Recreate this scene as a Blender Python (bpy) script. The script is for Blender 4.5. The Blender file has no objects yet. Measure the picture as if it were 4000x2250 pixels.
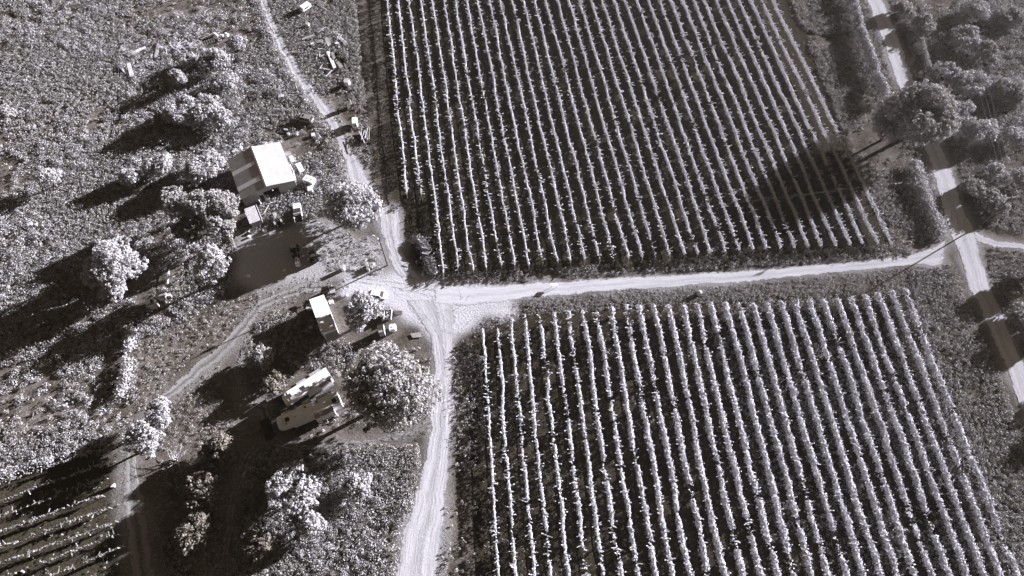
import bpy, math
import numpy as np
from mathutils.geometry import tessellate_polygon
from mathutils import Vector

# ------------------------------------------------------------------ camera, world, sun
scene = bpy.context.scene
COL = scene.collection
CAM_H, PITCH, FOCAL = 130.0, math.radians(62.0), 2667.0     # drone 130 m up, looking 62 degrees down
cam = bpy.data.cameras.new('camera')
cam.sensor_width, cam.lens = 36.0, 24.0
cam.clip_start, cam.clip_end = 1.0, 5000.0
cam_ob = bpy.data.objects.new('camera', cam)
cam_ob.location = (0, 0, CAM_H)
cam_ob.rotation_euler = (math.pi / 2 - PITCH, 0, 0)
COL.objects.link(cam_ob)
scene.camera = cam_ob

SUN_AZ, SUN_EL = 60.0, 14.5                                 # compass azimuth from +Y towards +X
world = bpy.data.worlds.new('World')
scene.world = world
world.use_nodes = True
nt = world.node_tree
nt.nodes.clear()
sky = nt.nodes.new('ShaderNodeTexSky')
sky.sky_type = 'NISHITA'
sky.sun_disc = False
sky.sun_elevation = math.radians(SUN_EL)
sky.sun_rotation = math.radians(SUN_AZ)
bw = nt.nodes.new('ShaderNodeRGBToBW')                      # the photograph is monochrome, toned warm in the shade
mul = nt.nodes.new('ShaderNodeMix')
mul.data_type = 'RGBA'
mul.blend_type = 'MULTIPLY'
mul.inputs['Factor'].default_value = 1.0
mul.inputs['B'].default_value = (0.24, 0.182, 0.112, 1)
bg = nt.nodes.new('ShaderNodeBackground')
bg.inputs['Strength'].default_value = 0.05
out = nt.nodes.new('ShaderNodeOutputWorld')
nt.links.new(sky.outputs[0], bw.inputs[0])
nt.links.new(bw.outputs[0], mul.inputs['A'])
nt.links.new(mul.outputs['Result'], bg.inputs['Color'])
nt.links.new(bg.outputs[0], out.inputs[0])

sun = bpy.data.lights.new('sun', 'SUN')
sun.energy = 4.5
sun.angle = math.radians(0.5)
sun.color = (0.94, 0.93, 1.02)
sun_ob = bpy.data.objects.new('sun', sun)
a, e = math.radians(SUN_AZ), math.radians(SUN_EL)
sdir = Vector((math.sin(a) * math.cos(e), math.cos(a) * math.cos(e), math.sin(e)))
sun_ob.rotation_euler = sdir.to_track_quat('Z', 'Y').to_euler()
sun_ob.location = (60, 60, 160)
COL.objects.link(sun_ob)

scene.view_settings.view_transform = 'Standard'
scene.view_settings.look = 'None'
scene.view_settings.gamma = 1.0
scene.view_settings.exposure = 2.2
scene.cycles.max_bounces = 6
scene.cycles.diffuse_bounces = 3
scene.cycles.glossy_bounces = 2
scene.cycles.transmission_bounces = 4
scene.cycles.caustics_reflective = False
scene.cycles.caustics_refractive = False

rng = np.random.default_rng(11)


# ------------------------------------------------------------------ placing by survey: picture point -> point of the ground
def P(px, py, z=0.0):
    x, y = (px - 2000) / FOCAL, -(py - 1125) / FOCAL
    d = (x, math.cos(PITCH) + y * math.sin(PITCH), -math.sin(PITCH) + y * math.cos(PITCH))
    t = (z - CAM_H) / d[2]
    return np.array([d[0] * t, d[1] * t, z])


def P2(pts, z=0.0, k=1.0):
    return np.array([P(x * k, y * k, z)[:2] for x, y in pts])


DK = 4000 / 2576.0


def D2(pts, z=0.0):
    return P2(pts, z, DK)


def dist_at(px, py, z=0.0):
    p = P(px, py, z)
    return p[1] * math.cos(PITCH) + (CAM_H - z) * math.sin(PITCH)


# ------------------------------------------------------------------ numeric helpers
def hash01(ix, iy, seed):
    h = (ix.astype(np.int64) * 374761393 + iy.astype(np.int64) * 668265263 + seed * 974711) & 0x7fffffff
    h = ((h ^ (h >> 13)) * 1274126177) & 0x7fffffff
    h = (h ^ (h >> 16)) & 0xffff
    return h / 65535.0


def vnoise(x, y, s, seed=0):
    x, y = np.asarray(x) / s, np.asarray(y) / s
    ix, iy = np.floor(x), np.floor(y)
    fx, fy = x - ix, y - iy
    fx, fy = fx * fx * (3 - 2 * fx), fy * fy * (3 - 2 * fy)
    a = hash01(ix, iy, seed); b = hash01(ix + 1, iy, seed)
    c = hash01(ix, iy + 1, seed); d = hash01(ix + 1, iy + 1, seed)
    return (a * (1 - fx) + b * fx) * (1 - fy) + (c * (1 - fx) + d * fx) * fy


def fbm(x, y, s, seed=0, o=3):
    x, y = np.asarray(x, float), np.asarray(y, float)
    wx_ = x + (vnoise(x, y, s * .9, seed + 91) - .5) * s * .9
    wy_ = y + (vnoise(x, y, s * .9, seed + 92) - .5) * s * .9
    t, w, n = 0, 0, 1.0
    for k in range(o):
        ca, sa = math.cos(.6 + 1.1 * k), math.sin(.6 + 1.1 * k)
        t = t + n * vnoise(wx_ * ca - wy_ * sa, wx_ * sa + wy_ * ca, s / 1.9 ** k, seed + 17 * k); w += n; n *= 0.55
    return t / w


def inside(x, y, poly):
    c = np.zeros(np.shape(x), bool)
    j = len(poly) - 1
    for i in range(len(poly)):
        xi, yi = poly[i]; xj, yj = poly[j]
        if yi != yj:
            m = ((yi > y) != (yj > y)) & (x < (xj - xi) * (y - yi) / (yj - yi) + xi)
            c ^= m
        j = i
    return c


def resample(pts, step):
    pts = np.asarray(pts, float)
    seg = np.hypot(*np.diff(pts, axis=0).T)
    s = np.concatenate([[0], np.cumsum(seg)])
    n = max(2, int(s[-1] / step) + 1)
    q = np.linspace(0, s[-1], n)
    return np.stack([np.interp(q, s, pts[:, 0]), np.interp(q, s, pts[:, 1])], 1)


def ragged(poly, amp=0.35, step=0.35, seed=0):
    p = resample(np.vstack([poly, poly[:1]]), step)[:-1]
    t = np.roll(p, -1, 0) - np.roll(p, 1, 0)
    t /= np.maximum(np.hypot(t[:, 0], t[:, 1]), 1e-6)[:, None]
    n = np.stack([t[:, 1], -t[:, 0]], 1)
    f = (fbm(p[:, 0], p[:, 1], 2.4, seed, 4) - 0.5) * 2.2
    return p + n * (f * amp)[:, None]


# ------------------------------------------------------------------ materials
def new_mat(name):
    m = bpy.data.materials.new(name)
    m.use_nodes = True
    n = m.node_tree
    n.nodes.clear()
    o = n.nodes.new('ShaderNodeOutputMaterial')
    return m, n, o


def N(n, t, **kw):
    x = n.nodes.new(t)
    for k, v in kw.items():
        if hasattr(x, k):
            setattr(x, k, v)
        else:
            x.inputs[k].default_value = v
    return x


def ramp(n, stops):
    r = n.nodes.new('ShaderNodeValToRGB')
    els = r.color_ramp.elements
    while len(els) < len(stops):
        els.new(0.5)
    for e_, (p, c) in zip(els, stops):
        e_.position = p
        e_.color = (c, c, c, 1) if not isinstance(c, tuple) else (*c, 1)
    return r


def tone(v):
    # warm when dark, faintly lavender when pale: the print's two-tone colouring
    k = max(0.0, min(1.0, (v - 0.03) / 0.42))
    return (v * (1.12 - 0.14 * k), v * (0.95 + 0.015 * k), v * (0.66 + 0.36 * k))


def solid(name, v, rough=0.6, var=0.12, scale=3.0, bump=0.0, metal=0.0, spec=0.3, stripes=None, stripe_axis='X', stripe_depth=0.5):
    """Plain painted / metal / timber surface with mottling, optional corrugation along an object axis."""
    m, n, o = new_mat(name)
    b = N(n, 'ShaderNodeBsdfPrincipled', Roughness=rough, Metallic=metal)
    b.inputs['Specular IOR Level'].default_value = spec
    tc = N(n, 'ShaderNodeTexCoord')
    nz = N(n, 'ShaderNodeTexNoise', Scale=scale, Detail=5.0)
    n.links.new(tc.outputs['Object'], nz.inputs['Vector'])
    r = ramp(n, [(0.25, tone(v * (1 - var * 1.6))), (0.75, tone(min(0.9, v * (1 + var))))])
    n.links.new(nz.outputs['Fac'], r.inputs[0])
    n.links.new(r.outputs[0], b.inputs['Base Color'])
    h = nz.outputs['Fac']
    if stripes:
        w = N(n, 'ShaderNodeTexWave', bands_direction=stripe_axis, Scale=stripes, Distortion=0.0)
        n.links.new(tc.outputs['Object'], w.inputs['Vector'])
        h = w.outputs['Fac']
        bump = max(bump, stripe_depth)
    if bump:
        bp = N(n, 'ShaderNodeBump', Strength=bump, Distance=0.05)
        n.links.new(h, bp.inputs['Height'])
        n.links.new(bp.outputs[0], b.inputs['Normal'])
    n.links.new(b.outputs[0], o.inputs[0])
    return m


def leaf_mat(name, v, var=0.45, trans=0.3):
    m, n, o = new_mat(name)
    g = N(n, 'ShaderNodeNewGeometry')
    r = ramp(n, [(0.0, tone(v * (1 - var))), (0.6, tone(v)), (1.0, tone(v * (1 + var)))])
    n.links.new(g.outputs['Random Per Island'], r.inputs[0])
    d = N(n, 'ShaderNodeBsdfDiffuse')
    t = N(n, 'ShaderNodeBsdfTranslucent')
    n.links.new(r.outputs[0], d.inputs['Color'])
    n.links.new(r.outputs[0], t.inputs['Color'])
    mx = N(n, 'ShaderNodeMixShader', Fac=trans)
    n.links.new(d.outputs[0], mx.inputs[1])
    n.links.new(t.outputs[0], mx.inputs[2])
    n.links.new(mx.outputs[0], o.inputs[0])
    return m


def earth(name, lo, hi, bump=0.6, dist=0.25, s1=0.35, s2=3.2, streak=False, crown=0.0, fade=1.1):
    """Bare earth: two scales of mottling and a lumpy relief; roads get ruts that follow the UV."""
    m, n, o = new_mat(name)
    tc = N(n, 'ShaderNodeTexCoord')
    n1 = N(n, 'ShaderNodeTexNoise', Scale=s1, Detail=6.0, Roughness=0.6)
    n2 = N(n, 'ShaderNodeTexNoise', Scale=s2, Detail=5.0, Roughness=0.65)
    n.links.new(tc.outputs['Object'], n1.inputs['Vector'])
    n.links.new(tc.outputs['Object'], n2.inputs['Vector'])
    ad = N(n, 'ShaderNodeMath', operation='ADD')
    n.links.new(n1.outputs['Fac'], ad.inputs[0])
    n.links.new(n2.outputs['Fac'], ad.inputs[1])
    hv = N(n, 'ShaderNodeMath', operation='MULTIPLY')
    n.links.new(ad.outputs[0], hv.inputs[0])
    hv.inputs[1].default_value = 0.5
    fac = hv.outputs[0]
    height = n2.outputs['Fac']
    if streak:
        mp = N(n, 'ShaderNodeMapping')
        mp.inputs['Scale'].default_value = (9.0, 0.12, 1.0)
        n3 = N(n, 'ShaderNodeTexNoise', Scale=1.0, Detail=4.0, Roughness=0.6)
        n.links.new(tc.outputs['UV'], mp.inputs[0])
        n.links.new(mp.outputs[0], n3.inputs['Vector'])
        mx = N(n, 'ShaderNodeMix')
        mx.inputs['Factor'].default_value = 0.6
        n.links.new(fac, mx.inputs['A'])
        n.links.new(n3.outputs['Fac'], mx.inputs['B'])
        fac = mx.outputs['Result']
        mh = N(n, 'ShaderNodeMix')
        mh.inputs['Factor'].default_value = 0.7
        n.links.new(height, mh.inputs['A'])
        n.links.new(n3.outputs['Fac'], mh.inputs['B'])
        height = mh.outputs['Result']
    r = ramp(n, [(0.3, tone(lo)), (0.7, tone(hi))])
    n.links.new(fac, r.inputs[0])
    col = r.outputs[0]
    if crown:                                             # grassy strip between the wheel ruts
        ac = N(n, 'ShaderNodeAttribute', attribute_name='across')
        w1 = N(n, 'ShaderNodeMath', operation='ADD'); n.links.new(ac.outputs['Fac'], w1.inputs[0])
        w0 = N(n, 'ShaderNodeMath', operation='MULTIPLY_ADD'); n.links.new(n2.outputs['Fac'], w0.inputs[0])
        w0.inputs[1].default_value = 0.5; w0.inputs[2].default_value = -0.25
        n.links.new(w0.outputs[0], w1.inputs[1])
        rc = ramp(n, [(0.0, crown), (0.22, 1.0), (0.36, 1.0), (0.5, crown), (0.64, 1.0), (0.78, 1.0), (1.0, crown)])
        n.links.new(w1.outputs[0], rc.inputs[0])
        mc = N(n, 'ShaderNodeMix', data_type='RGBA', blend_type='MULTIPLY'); mc.inputs['Factor'].default_value = 1
        n.links.new(col, mc.inputs['A']); n.links.new(rc.outputs[0], mc.inputs['B'])
        col = mc.outputs['Result']
    d = N(n, 'ShaderNodeBsdfDiffuse', Roughness=0.5)
    n.links.new(col, d.inputs['Color'])
    bp = N(n, 'ShaderNodeBump', Strength=bump, Distance=dist)
    n.links.new(height, bp.inputs['Height'])
    n.links.new(bp.outputs[0], d.inputs['Normal'])
    # the dirt thins out raggedly toward its edge
    ed = N(n, 'ShaderNodeAttribute', attribute_name='edge')
    n4 = N(n, 'ShaderNodeTexNoise', Scale=1.1, Detail=7.0, Roughness=0.75)
    n.links.new(tc.outputs['Object'], n4.inputs['Vector'])
    e1 = N(n, 'ShaderNodeMath', operation='MULTIPLY_ADD'); n.links.new(n4.outputs['Fac'], e1.inputs[0])
    e1.inputs[1].default_value = 3.4 * fade; e1.inputs[2].default_value = -2.2 * fade
    e2 = N(n, 'ShaderNodeMath', operation='ADD'); n.links.new(e1.outputs[0], e2.inputs[0]); n.links.new(ed.outputs['Fac'], e2.inputs[1])
    e3 = N(n, 'ShaderNodeMapRange'); e3.inputs['From Min'].default_value = 0.0; e3.inputs['From Max'].default_value = 0.25
    n.links.new(e2.outputs[0], e3.inputs['Value'])
    tr = N(n, 'ShaderNodeBsdfTransparent')
    mx2 = N(n, 'ShaderNodeMixShader')
    n.links.new(e3.outputs[0], mx2.inputs[0]); n.links.new(tr.outputs[0], mx2.inputs[1]); n.links.new(d.outputs[0], mx2.inputs[2])
    n.links.new(mx2.outputs[0], o.inputs[0])
    return m


M = {}
M['leaf'] = leaf_mat('tree_leaves', 0.36, 0.4, 0.14)
M['leaf_bright'] = leaf_mat('pale_leaves', 0.44, 0.45, 0.12)
M['leaf_shade'] = leaf_mat('shade_dark_leaves', 0.2, 0.4, 0.12)  # darker copy of the leaf colour: deep shade painted into the crowns
M['vine'] = leaf_mat('vine_leaves', 0.68, 0.3, 0.08)
M['weed'] = leaf_mat('weed_leaves', 0.36, 0.5, 0.1)
M['grass'] = leaf_mat('dry_grass_blades', 0.42, 0.4, 0.15)
M['bark'] = solid('bark', 0.10, 0.9, 0.4, 4, 0.6)
M['deadwood'] = solid('bleached_wood', 0.45, 0.8, 0.3, 6, 0.3)
M['road'] = earth('pale_dirt_road', 0.52, 0.76, 0.4, 0.16, 0.22, 1.6, True, 0.88, 0.7)
M['track'] = earth('farm_track_dirt', 0.42, 0.70, 0.5, 0.2, 0.4, 2.5, True, 0.72, 0.7)
M['faint_shade'] = earth('faint_shaded_track_dirt', 0.20, 0.42, 0.6, 0.2, 0.4, 2.5, True, 0.4)  # faint track dirt; its dark tone also paints shade on loop and path
M['rut'] = earth('tyre_rut', 0.26, 0.42, 0.5, 0.15, 0.4, 2.5, True, 0.0, 0.25)
M['yard'] = earth('packed_yard_dirt', 0.26, 0.50, 0.4, 0.12, 0.25, 2.0)
M['soil'] = earth('tilled_soil', 0.10, 0.20, 0.8, 0.2, 0.4, 3.0)
M['white'] = solid('white_paint', 0.78, 0.4, 0.06, 1.5)
M['whitemetal'] = solid('white_sheet_metal', 0.72, 0.45, 0.08, 1.2, 0, 0.0, 0.4)
M['roof'] = solid('galvanised_roof_sheet', 0.39, 0.5, 0.14, 0.9, 0, 0.0, 0.3, 1.0, 'Y', 0.3)
M['roofpale'] = solid('translucent_roof_sheet', 0.86, 0.5, 0.05, 1.0)
M['corr'] = solid('corrugated_iron', 0.42, 0.5, 0.18, 1.3, 0, 0.2, 0.4, 1.3, 'X', 0.8)
M['wall'] = solid('grey_metal_siding', 0.42, 0.6, 0.12, 1.2, 0, 0.0, 0.3, 1.6, 'X', 0.25)
M['grey'] = solid('weathered_grey', 0.30, 0.7, 0.2, 2.0, 0.2)
M['midgrey'] = solid('grey_sheet', 0.40, 0.6, 0.12, 1.5)
M['dark'] = solid('dark_metal', 0.05, 0.6, 0.3, 3.0)
M['darkwood'] = solid('dark_weathered_boards', 0.13, 0.8, 0.3, 2.0, 0, 0, 0.2, 1.1, 'Y', 0.6)
M['wood'] = solid('weathered_timber', 0.42, 0.8, 0.25, 3.0, 0.3)
M['palewood'] = solid('bleached_boards', 0.62, 0.75, 0.2, 3.0, 0.2)
M['pole'] = solid('pole_timber', 0.09, 0.85, 0.25, 4.0, 0.4)
M['black'] = solid('black_paint', 0.02, 0.3, 0.2, 2.0, 0, 0, 0.5)
M['silver'] = solid('silver_paint', 0.32, 0.35, 0.06, 2.0, 0, 0.3, 0.5)
M['glass'] = solid('dark_glass', 0.03, 0.12, 0.1, 2.0, 0, 0, 0.6)
M['rubber'] = solid('tyre_rubber', 0.035, 0.8, 0.3, 5.0)
M['rim'] = solid('wheel_rim', 0.35, 0.4, 0.1, 5.0, 0, 0.5)
M['lamp'] = solid('lamp_lens', 0.75, 0.2, 0.05, 5.0)
M['stone'] = solid('pale_rubble', 0.55, 0.85, 0.3, 3.0, 0.4)
M['wire'] = solid('aluminium_wire', 0.1, 0.5, 0.05, 3.0)
M['rvwhite'] = solid('trailer_roof_membrane', 0.85, 0.5, 0.08, 1.0)
M['rvside'] = solid('trailer_fibreglass', 0.7, 0.4, 0.08, 1.5)


# ------------------------------------------------------------------ scene graph helpers
def props(o, label=None, cat=None, group=None, kind=None):
    if label: o['label'] = label
    if cat: o['category'] = cat
    if group: o['group'] = group
    if kind: o['kind'] = kind
    return o


def thing(name, label, cat, loc=(0, 0, 0), rz=0.0, group=None):
    o = bpy.data.objects.new(name, None)
    o.empty_display_size = 0.5
    o.location = tuple(float(v) for v in loc)
    o.rotation_euler = (0, 0, rz)
    COL.objects.link(o)
    return props(o, label, cat, group)


def link_mesh(name, me, m, parent=None, loc=None, rz=0.0):
    if m is not None:
        me.materials.append(m)
    o = bpy.data.objects.new(name, me)
    if loc is not None:
        o.location = tuple(float(v) for v in loc)
    o.rotation_euler = (0, 0, rz)
    COL.objects.link(o)
    if parent is not None:
        o.parent = parent
    return o


def copy_tree(o, parent=None):
    c = o.copy()
    COL.objects.link(c)
    c.parent = parent
    for ch in list(o.children):
        copy_tree(ch, c)
    return c


def np_mesh(name, V, F):
    """V (n,3), F (m,k) all faces with k corners."""
    me = bpy.data.meshes.new(name)
    V = np.ascontiguousarray(V, np.float32); F = np.ascontiguousarray(F, np.int32)
    me.vertices.add(len(V)); me.vertices.foreach_set('co', V.ravel())
    k = F.shape[1]
    me.loops.add(F.size); me.loops.foreach_set('vertex_index', F.ravel())
    me.polygons.add(len(F))
    me.polygons.foreach_set('loop_start', np.arange(0, F.size, k, dtype=np.int32))
    me.polygons.foreach_set('loop_total', np.full(len(F), k, np.int32))
    me.update(calc_edges=True)
    return me


class MB:
    """Collects boxes, beams, tubes and lofts into one mesh."""
    def __init__(s):
        s.v, s.f = [], []

    def add(s, vs, fs):
        b = len(s.v)
        s.v += [tuple(float(c) for c in v) for v in vs]
        s.f += [tuple(b + i for i in f) for f in fs]
        return s

    def box(s, cx, cy, cz, sx, sy, sz, rz=0.0, ch=0.0):
        c, n = math.cos(rz), math.sin(rz)
        hx, hy = sx / 2, sy / 2
        if ch:
            base = [(-hx + ch, -hy), (hx - ch, -hy), (hx, -hy + ch), (hx, hy - ch), (hx - ch, hy), (-hx + ch, hy), (-hx, hy - ch), (-hx, -hy + ch)]
        else:
            base = [(-hx, -hy), (hx, -hy), (hx, hy), (-hx, hy)]
        pts = [(cx + x * c - y * n, cy + x * n + y * c) for x, y in base]
        return s.prism(pts, cz - sz / 2, cz + sz / 2)

    def prism(s, pts, z0, z1):
        k = len(pts)
        z1 = z1 if hasattr(z1, '__len__') else [z1] * k
        z0 = z0 if hasattr(z0, '__len__') else [z0] * k
        vs = [(x, y, z) for (x, y), z in zip(pts, z0)] + [(x, y, z) for (x, y), z in zip(pts, z1)]
        fs = [tuple(range(k))[::-1], tuple(range(k, 2 * k))] + [(i, (i + 1) % k, k + (i + 1) % k, k + i) for i in range(k)]
        return s.add(vs, fs)

    def hexa(s, b, t):
        return s.add(list(b) + list(t), [(3, 2, 1, 0), (4, 5, 6, 7)] + [(i, (i + 1) % 4, 4 + (i + 1) % 4, 4 + i) for i in range(4)])

    def frustum(s, x0, x1, w, z0, X0, X1, W, z1):
        return s.hexa([(x0, -w, z0), (x1, -w, z0), (x1, w, z0), (x0, w, z0)], [(X0, -W, z1), (X1, -W, z1), (X1, W, z1), (X0, W, z1)])

    def tube(s, p, q, r1, r2=None, n=8):
        r2 = r1 if r2 is None else r2
        p, q = Vector([float(c) for c in p]), Vector([float(c) for c in q])
        d = (q - p).normalized()
        u = d.orthogonal().normalized(); w = d.cross(u)
        vs = []
        for o_, r in ((p, r1), (q, r2)):
            for i in range(n):
                t = 2 * math.pi * i / n
                vs.append(o_ + u * (r * math.cos(t)) + w * (r * math.sin(t)))
        fs = [tuple(range(n))[::-1], tuple(range(n, 2 * n))] + [(i, (i + 1) % n, n + (i + 1) % n, n + i) for i in range(n)]
        return s.add(vs, fs)

    def beam(s, p, q, w, h):
        p, q = Vector([float(c) for c in p]), Vector([float(c) for c in q])
        d = (q - p).normalized()
        side = d.cross(Vector((0, 0, 1)))
        side = side.normalized() if side.length > 1e-4 else Vector((1, 0, 0))
        up = side.cross(d)
        vs = [o_ + side * (a_ * w / 2) + up * (b_ * h / 2) for o_ in (p, q) for a_, b_ in ((-1, -1), (1, -1), (1, 1), (-1, 1))]
        return s.add(vs, [(3, 2, 1, 0), (4, 5, 6, 7)] + [(i, (i + 1) % 4, 4 + (i + 1) % 4, 4 + i) for i in range(4)])

    def lathe(s, prof, n=14, c=(0, 0, 0), closed=False):
        b = []
        for r, z in prof:
            for i in range(n):
                t = 2 * math.pi * i / n
                b.append((c[0] + r * math.cos(t), c[1] + r * math.sin(t), c[2] + z))
        k = len(prof)
        fs = []
        for j in range(k if closed else k - 1):
            j2 = (j + 1) % k
            fs += [(j * n + i, j * n + (i + 1) % n, j2 * n + (i + 1) % n, j2 * n + i) for i in range(n)]
        if not closed:
            fs += [tuple(range(n))[::-1], tuple(range((k - 1) * n, k * n))]
        return s.add(b, fs)

    def loft(s, secs):
        """secs: rings of equal point count, capped."""
        n = len(secs[0]); vs = [p for r in secs for p in r]; fs = []
        for j in range(len(secs) - 1):
            fs += [(j * n + i, j * n + (i + 1) % n, (j + 1) * n + (i + 1) % n, (j + 1) * n + i) for i in range(n)]
        fs += [tuple(range(n))[::-1], tuple(range((len(secs) - 1) * n, len(secs) * n))]
        return s.add(vs, fs)

    def build(s, name, m, parent=None, loc=None, rz=0.0, smooth=False):
        me = bpy.data.meshes.new(name)
        me.from_pydata(s.v, [], s.f)
        me.validate()
        import bmesh
        bm = bmesh.new(); bm.from_mesh(me)
        bmesh.ops.recalc_face_normals(bm, faces=bm.faces)
        bm.to_mesh(me); bm.free()
        if smooth:
            me.polygons.foreach_set('use_smooth', [True] * len(me.polygons))
        return link_mesh(name, me, m, parent, loc, rz)


def car_ring(x, w, zb, zt, r=0.12):
    return [(x, -w + r, zb), (x, w - r, zb), (x, w, zb + r), (x, w, zt - r), (x, w - r, zt), (x, -w + r, zt), (x, -w, zt - r), (x, -w, zb + r)]


# ------------------------------------------------------------------ foliage
def leaf_quads(C, Nn, S, rg, asp=0.62):
    """One diamond-shaped spray of leaves per row: centre C, facing Nn, half-length S."""
    n = len(C)
    Nn = Nn / np.maximum(np.linalg.norm(Nn, axis=1, keepdims=True), 1e-6)
    r = rg.normal(size=(n, 3))
    a_ = np.cross(Nn, r); a_ /= np.maximum(np.linalg.norm(a_, axis=1, keepdims=True), 1e-6)
    b_ = np.cross(Nn, a_)
    S = np.asarray(S).reshape(-1, 1)
    k = asp * (0.7 + 0.6 * rg.random((n, 1)))
    V = np.stack([C + a_ * S, C + b_ * S * k + Nn * S * 0.18, C - a_ * S, C - b_ * S * k + Nn * S * 0.18], 1).reshape(-1, 3)
    F = np.arange(4 * n).reshape(-1, 4)
    return V, F


def sphere_dirs(n, rg):
    d = rg.normal(size=(n, 3))
    return d / np.linalg.norm(d, axis=1, keepdims=True)


def crown_mesh(rx, ry, rz, zc, leaf, rg, nb=None, dens=1.0, boughs=None):
    """Crown of leaf sprays gathered on many boughs, with gaps between them. Returns mesh and bough centres."""
    R = (rx + ry) / 2
    nb = int(8 + 2.4 * R)
    d = sphere_dirs(nb * 4, rg)
    d = d[(d[:, 2] > -0.45)][:nb]
    rad = 0.42 + 0.36 * rg.random(len(d)) ** 0.7
    S3 = np.array([rx, ry, rz])
    B = d * rad[:, None] * S3 + np.array([0, 0, zc])
    br = (0.26 + 0.18 * rg.random(len(B))) * max(R, 0.8 * rz)
    cr0 = 0.34 + 0.028 * R                                  # sprigs stand out on every bough
    Q, O = [], []
    for c, r in zip(B, br):
        k = int(dens * 3.1 * (r / cr0) ** 2) + 6
        q = sphere_dirs(k * 2, rg)
        q = q[q[:, 2] > -0.55][:k]
        Q.append(c + q * (r * (0.72 + 0.42 * rg.random(len(q))))[:, None] * np.array([1, 1, 0.85]))
        O.append(q)
    Q, O = np.vstack(Q), np.vstack(O)
    k = int(2.2 * (cr0 / leaf) ** 2) + 7
    n_ = len(Q)
    cr = cr0 * (0.55 + 0.8 * rg.random(n_))
    q = sphere_dirs(n_ * k, rg).reshape(n_, k, 3) + 0.55 * O[:, None, :]
    q /= np.linalg.norm(q, axis=2, keepdims=True)
    C = Q[:, None, :] + q * (cr[:, None] * (0.45 + 0.65 * rg.random((n_, k))))[..., None]
    Nn = (q + np.array([0, 0, 0.25])).reshape(-1, 3) + rg.normal(size=(n_ * k, 3)) * 0.42
    V, F = leaf_quads(C.reshape(-1, 3), Nn, leaf * (0.55 + 0.8 * rg.random(n_ * k)), rg)
    V[:, 2] = np.maximum(V[:, 2], 0.1)
    return np_mesh('crown', V, F), B


def tree(label, px, py, rpx, h, name='broadleaf_tree', cat='tree', m='leaf', group=None, ax=1.0, leaf=None, seed=None, zb=0.12, dens=1.0, world_xy=None, R=None):
    rg = np.random.default_rng(int(seed if seed is not None else (px * 7 + py)))
    zc = (zb * h + h) / 2
    if world_xy is None:
        c = P(px, py, zc)
        R = rpx * dist_at(px, py, zc) / FOCAL
    else:
        c = np.array([world_xy[0], world_xy[1], zc])
    root = thing(name, label, cat, (c[0], c[1], 0), 0, group)
    leaf = leaf or (0.15 if R < 3 else 0.17 if R < 7 else 0.20)
    rz = (h - zb * h) / 2
    me, B = crown_mesh(R * 0.9 * ax, R * 0.9 / ax, rz * 0.92, zc, leaf, rg, dens=dens)
    link_mesh('crown', me, M[m], root)
    t = MB()
    r0 = 0.035 * h + 0.06
    t.tube((0, 0, -0.15), (0.05 * R, 0.03 * R, zc * 0.55), r0, r0 * 0.7, 9)
    for b in B[rg.permutation(len(B))[:max(5, int(R * 2))]]:
        k = Vector((0.05 * R, 0.03 * R, zc * 0.5))
        mid = k.lerp(Vector(b), 0.5) + Vector((0, 0, 0.12 * R))
        t.tube(k, mid, r0 * 0.45, r0 * 0.28, 6)
        t.tube(mid, b, r0 * 0.28, r0 * 0.08, 5)
    t.build('trunk', M['bark'], root)
    return root


def clumps(x, y, r, h, k, leaf, rg, flat=0.0):
    """Weed clumps: k leaf sprays per plant, heaped to height h over radius r."""
    n = len(x)
    r = np.broadcast_to(r, (n,)); h = np.broadcast_to(h, (n,)); leaf = np.broadcast_to(leaf, (n,))
    a_ = rg.random((n, k)) * 2 * np.pi
    q = np.sqrt(rg.random((n, k)))
    X = x[:, None] + np.cos(a_) * q * r[:, None]
    Y = y[:, None] + np.sin(a_) * q * r[:, None]
    Z = h[:, None] * (1 - 0.75 * q ** 2) * (0.45 + 0.55 * rg.random((n, k)))
    C = np.stack([X, Y, Z], -1).reshape(-1, 3)
    Nn = np.stack([np.cos(a_) * q, np.sin(a_) * q, 0.5 + flat + 0 * q], -1).reshape(-1, 3) + rg.normal(size=(n * k, 3)) * 0.35
    S = (leaf[:, None] * (0.6 + 0.8 * rg.random((n, k)))).ravel()
    V, F = leaf_quads(C, Nn, S, rg)
    V[:, 2] = np.maximum(V[:, 2], 0.02)
    return V, F


# ------------------------------------------------------------------ ground, roads, tracks
ROADS = {}
main_up = [(1690, 1107), (1780, 1108), (1934, 1108), (2182, 1096), (2376, 1082), (2600, 1073), (2749, 1063), (3060, 1044), (3200, 1030), (3400, 1010), (3540, 1000), (3655, 958), (3700, 915)]
main_lo = [(1690, 1190), (1790, 1205), (1920, 1190), (2058, 1166), (2206, 1156), (2376, 1140), (2600, 1127), (2672, 1117), (2897, 1108), (3138, 1079), (3366, 1058), (3573, 1037), (3690, 1050)]
right_l = [(3330, -140), (3382, 0), (3439, 147), (3489, 299), (3550, 450), (3617, 601), (3644, 694), (3675, 818), (3699, 892), (3751, 1024), (3776, 1124), (3813, 1182), (3838, 1240), (3883, 1339), (3925, 1439), (3966, 1550), (4060, 1800)]
right_r = [(3400, -140), (3448, 0), (3508, 128), (3567, 295), (3630, 450), (3695, 601), (3734, 702), (3772, 822), (3811, 888), (3840, 1010), (3863, 1087), (3912, 1198), (3945, 1281), (3987, 1385), (4060, 1560), (4180, 1800)]
branch_u = [(3790, 880), (3840, 915), (3893, 935), (4000, 948), (4120, 955)]
branch_l = [(3800, 940), (3830, 955), (3880, 968), (3932, 972), (4000, 978), (4120, 985)]
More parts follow.
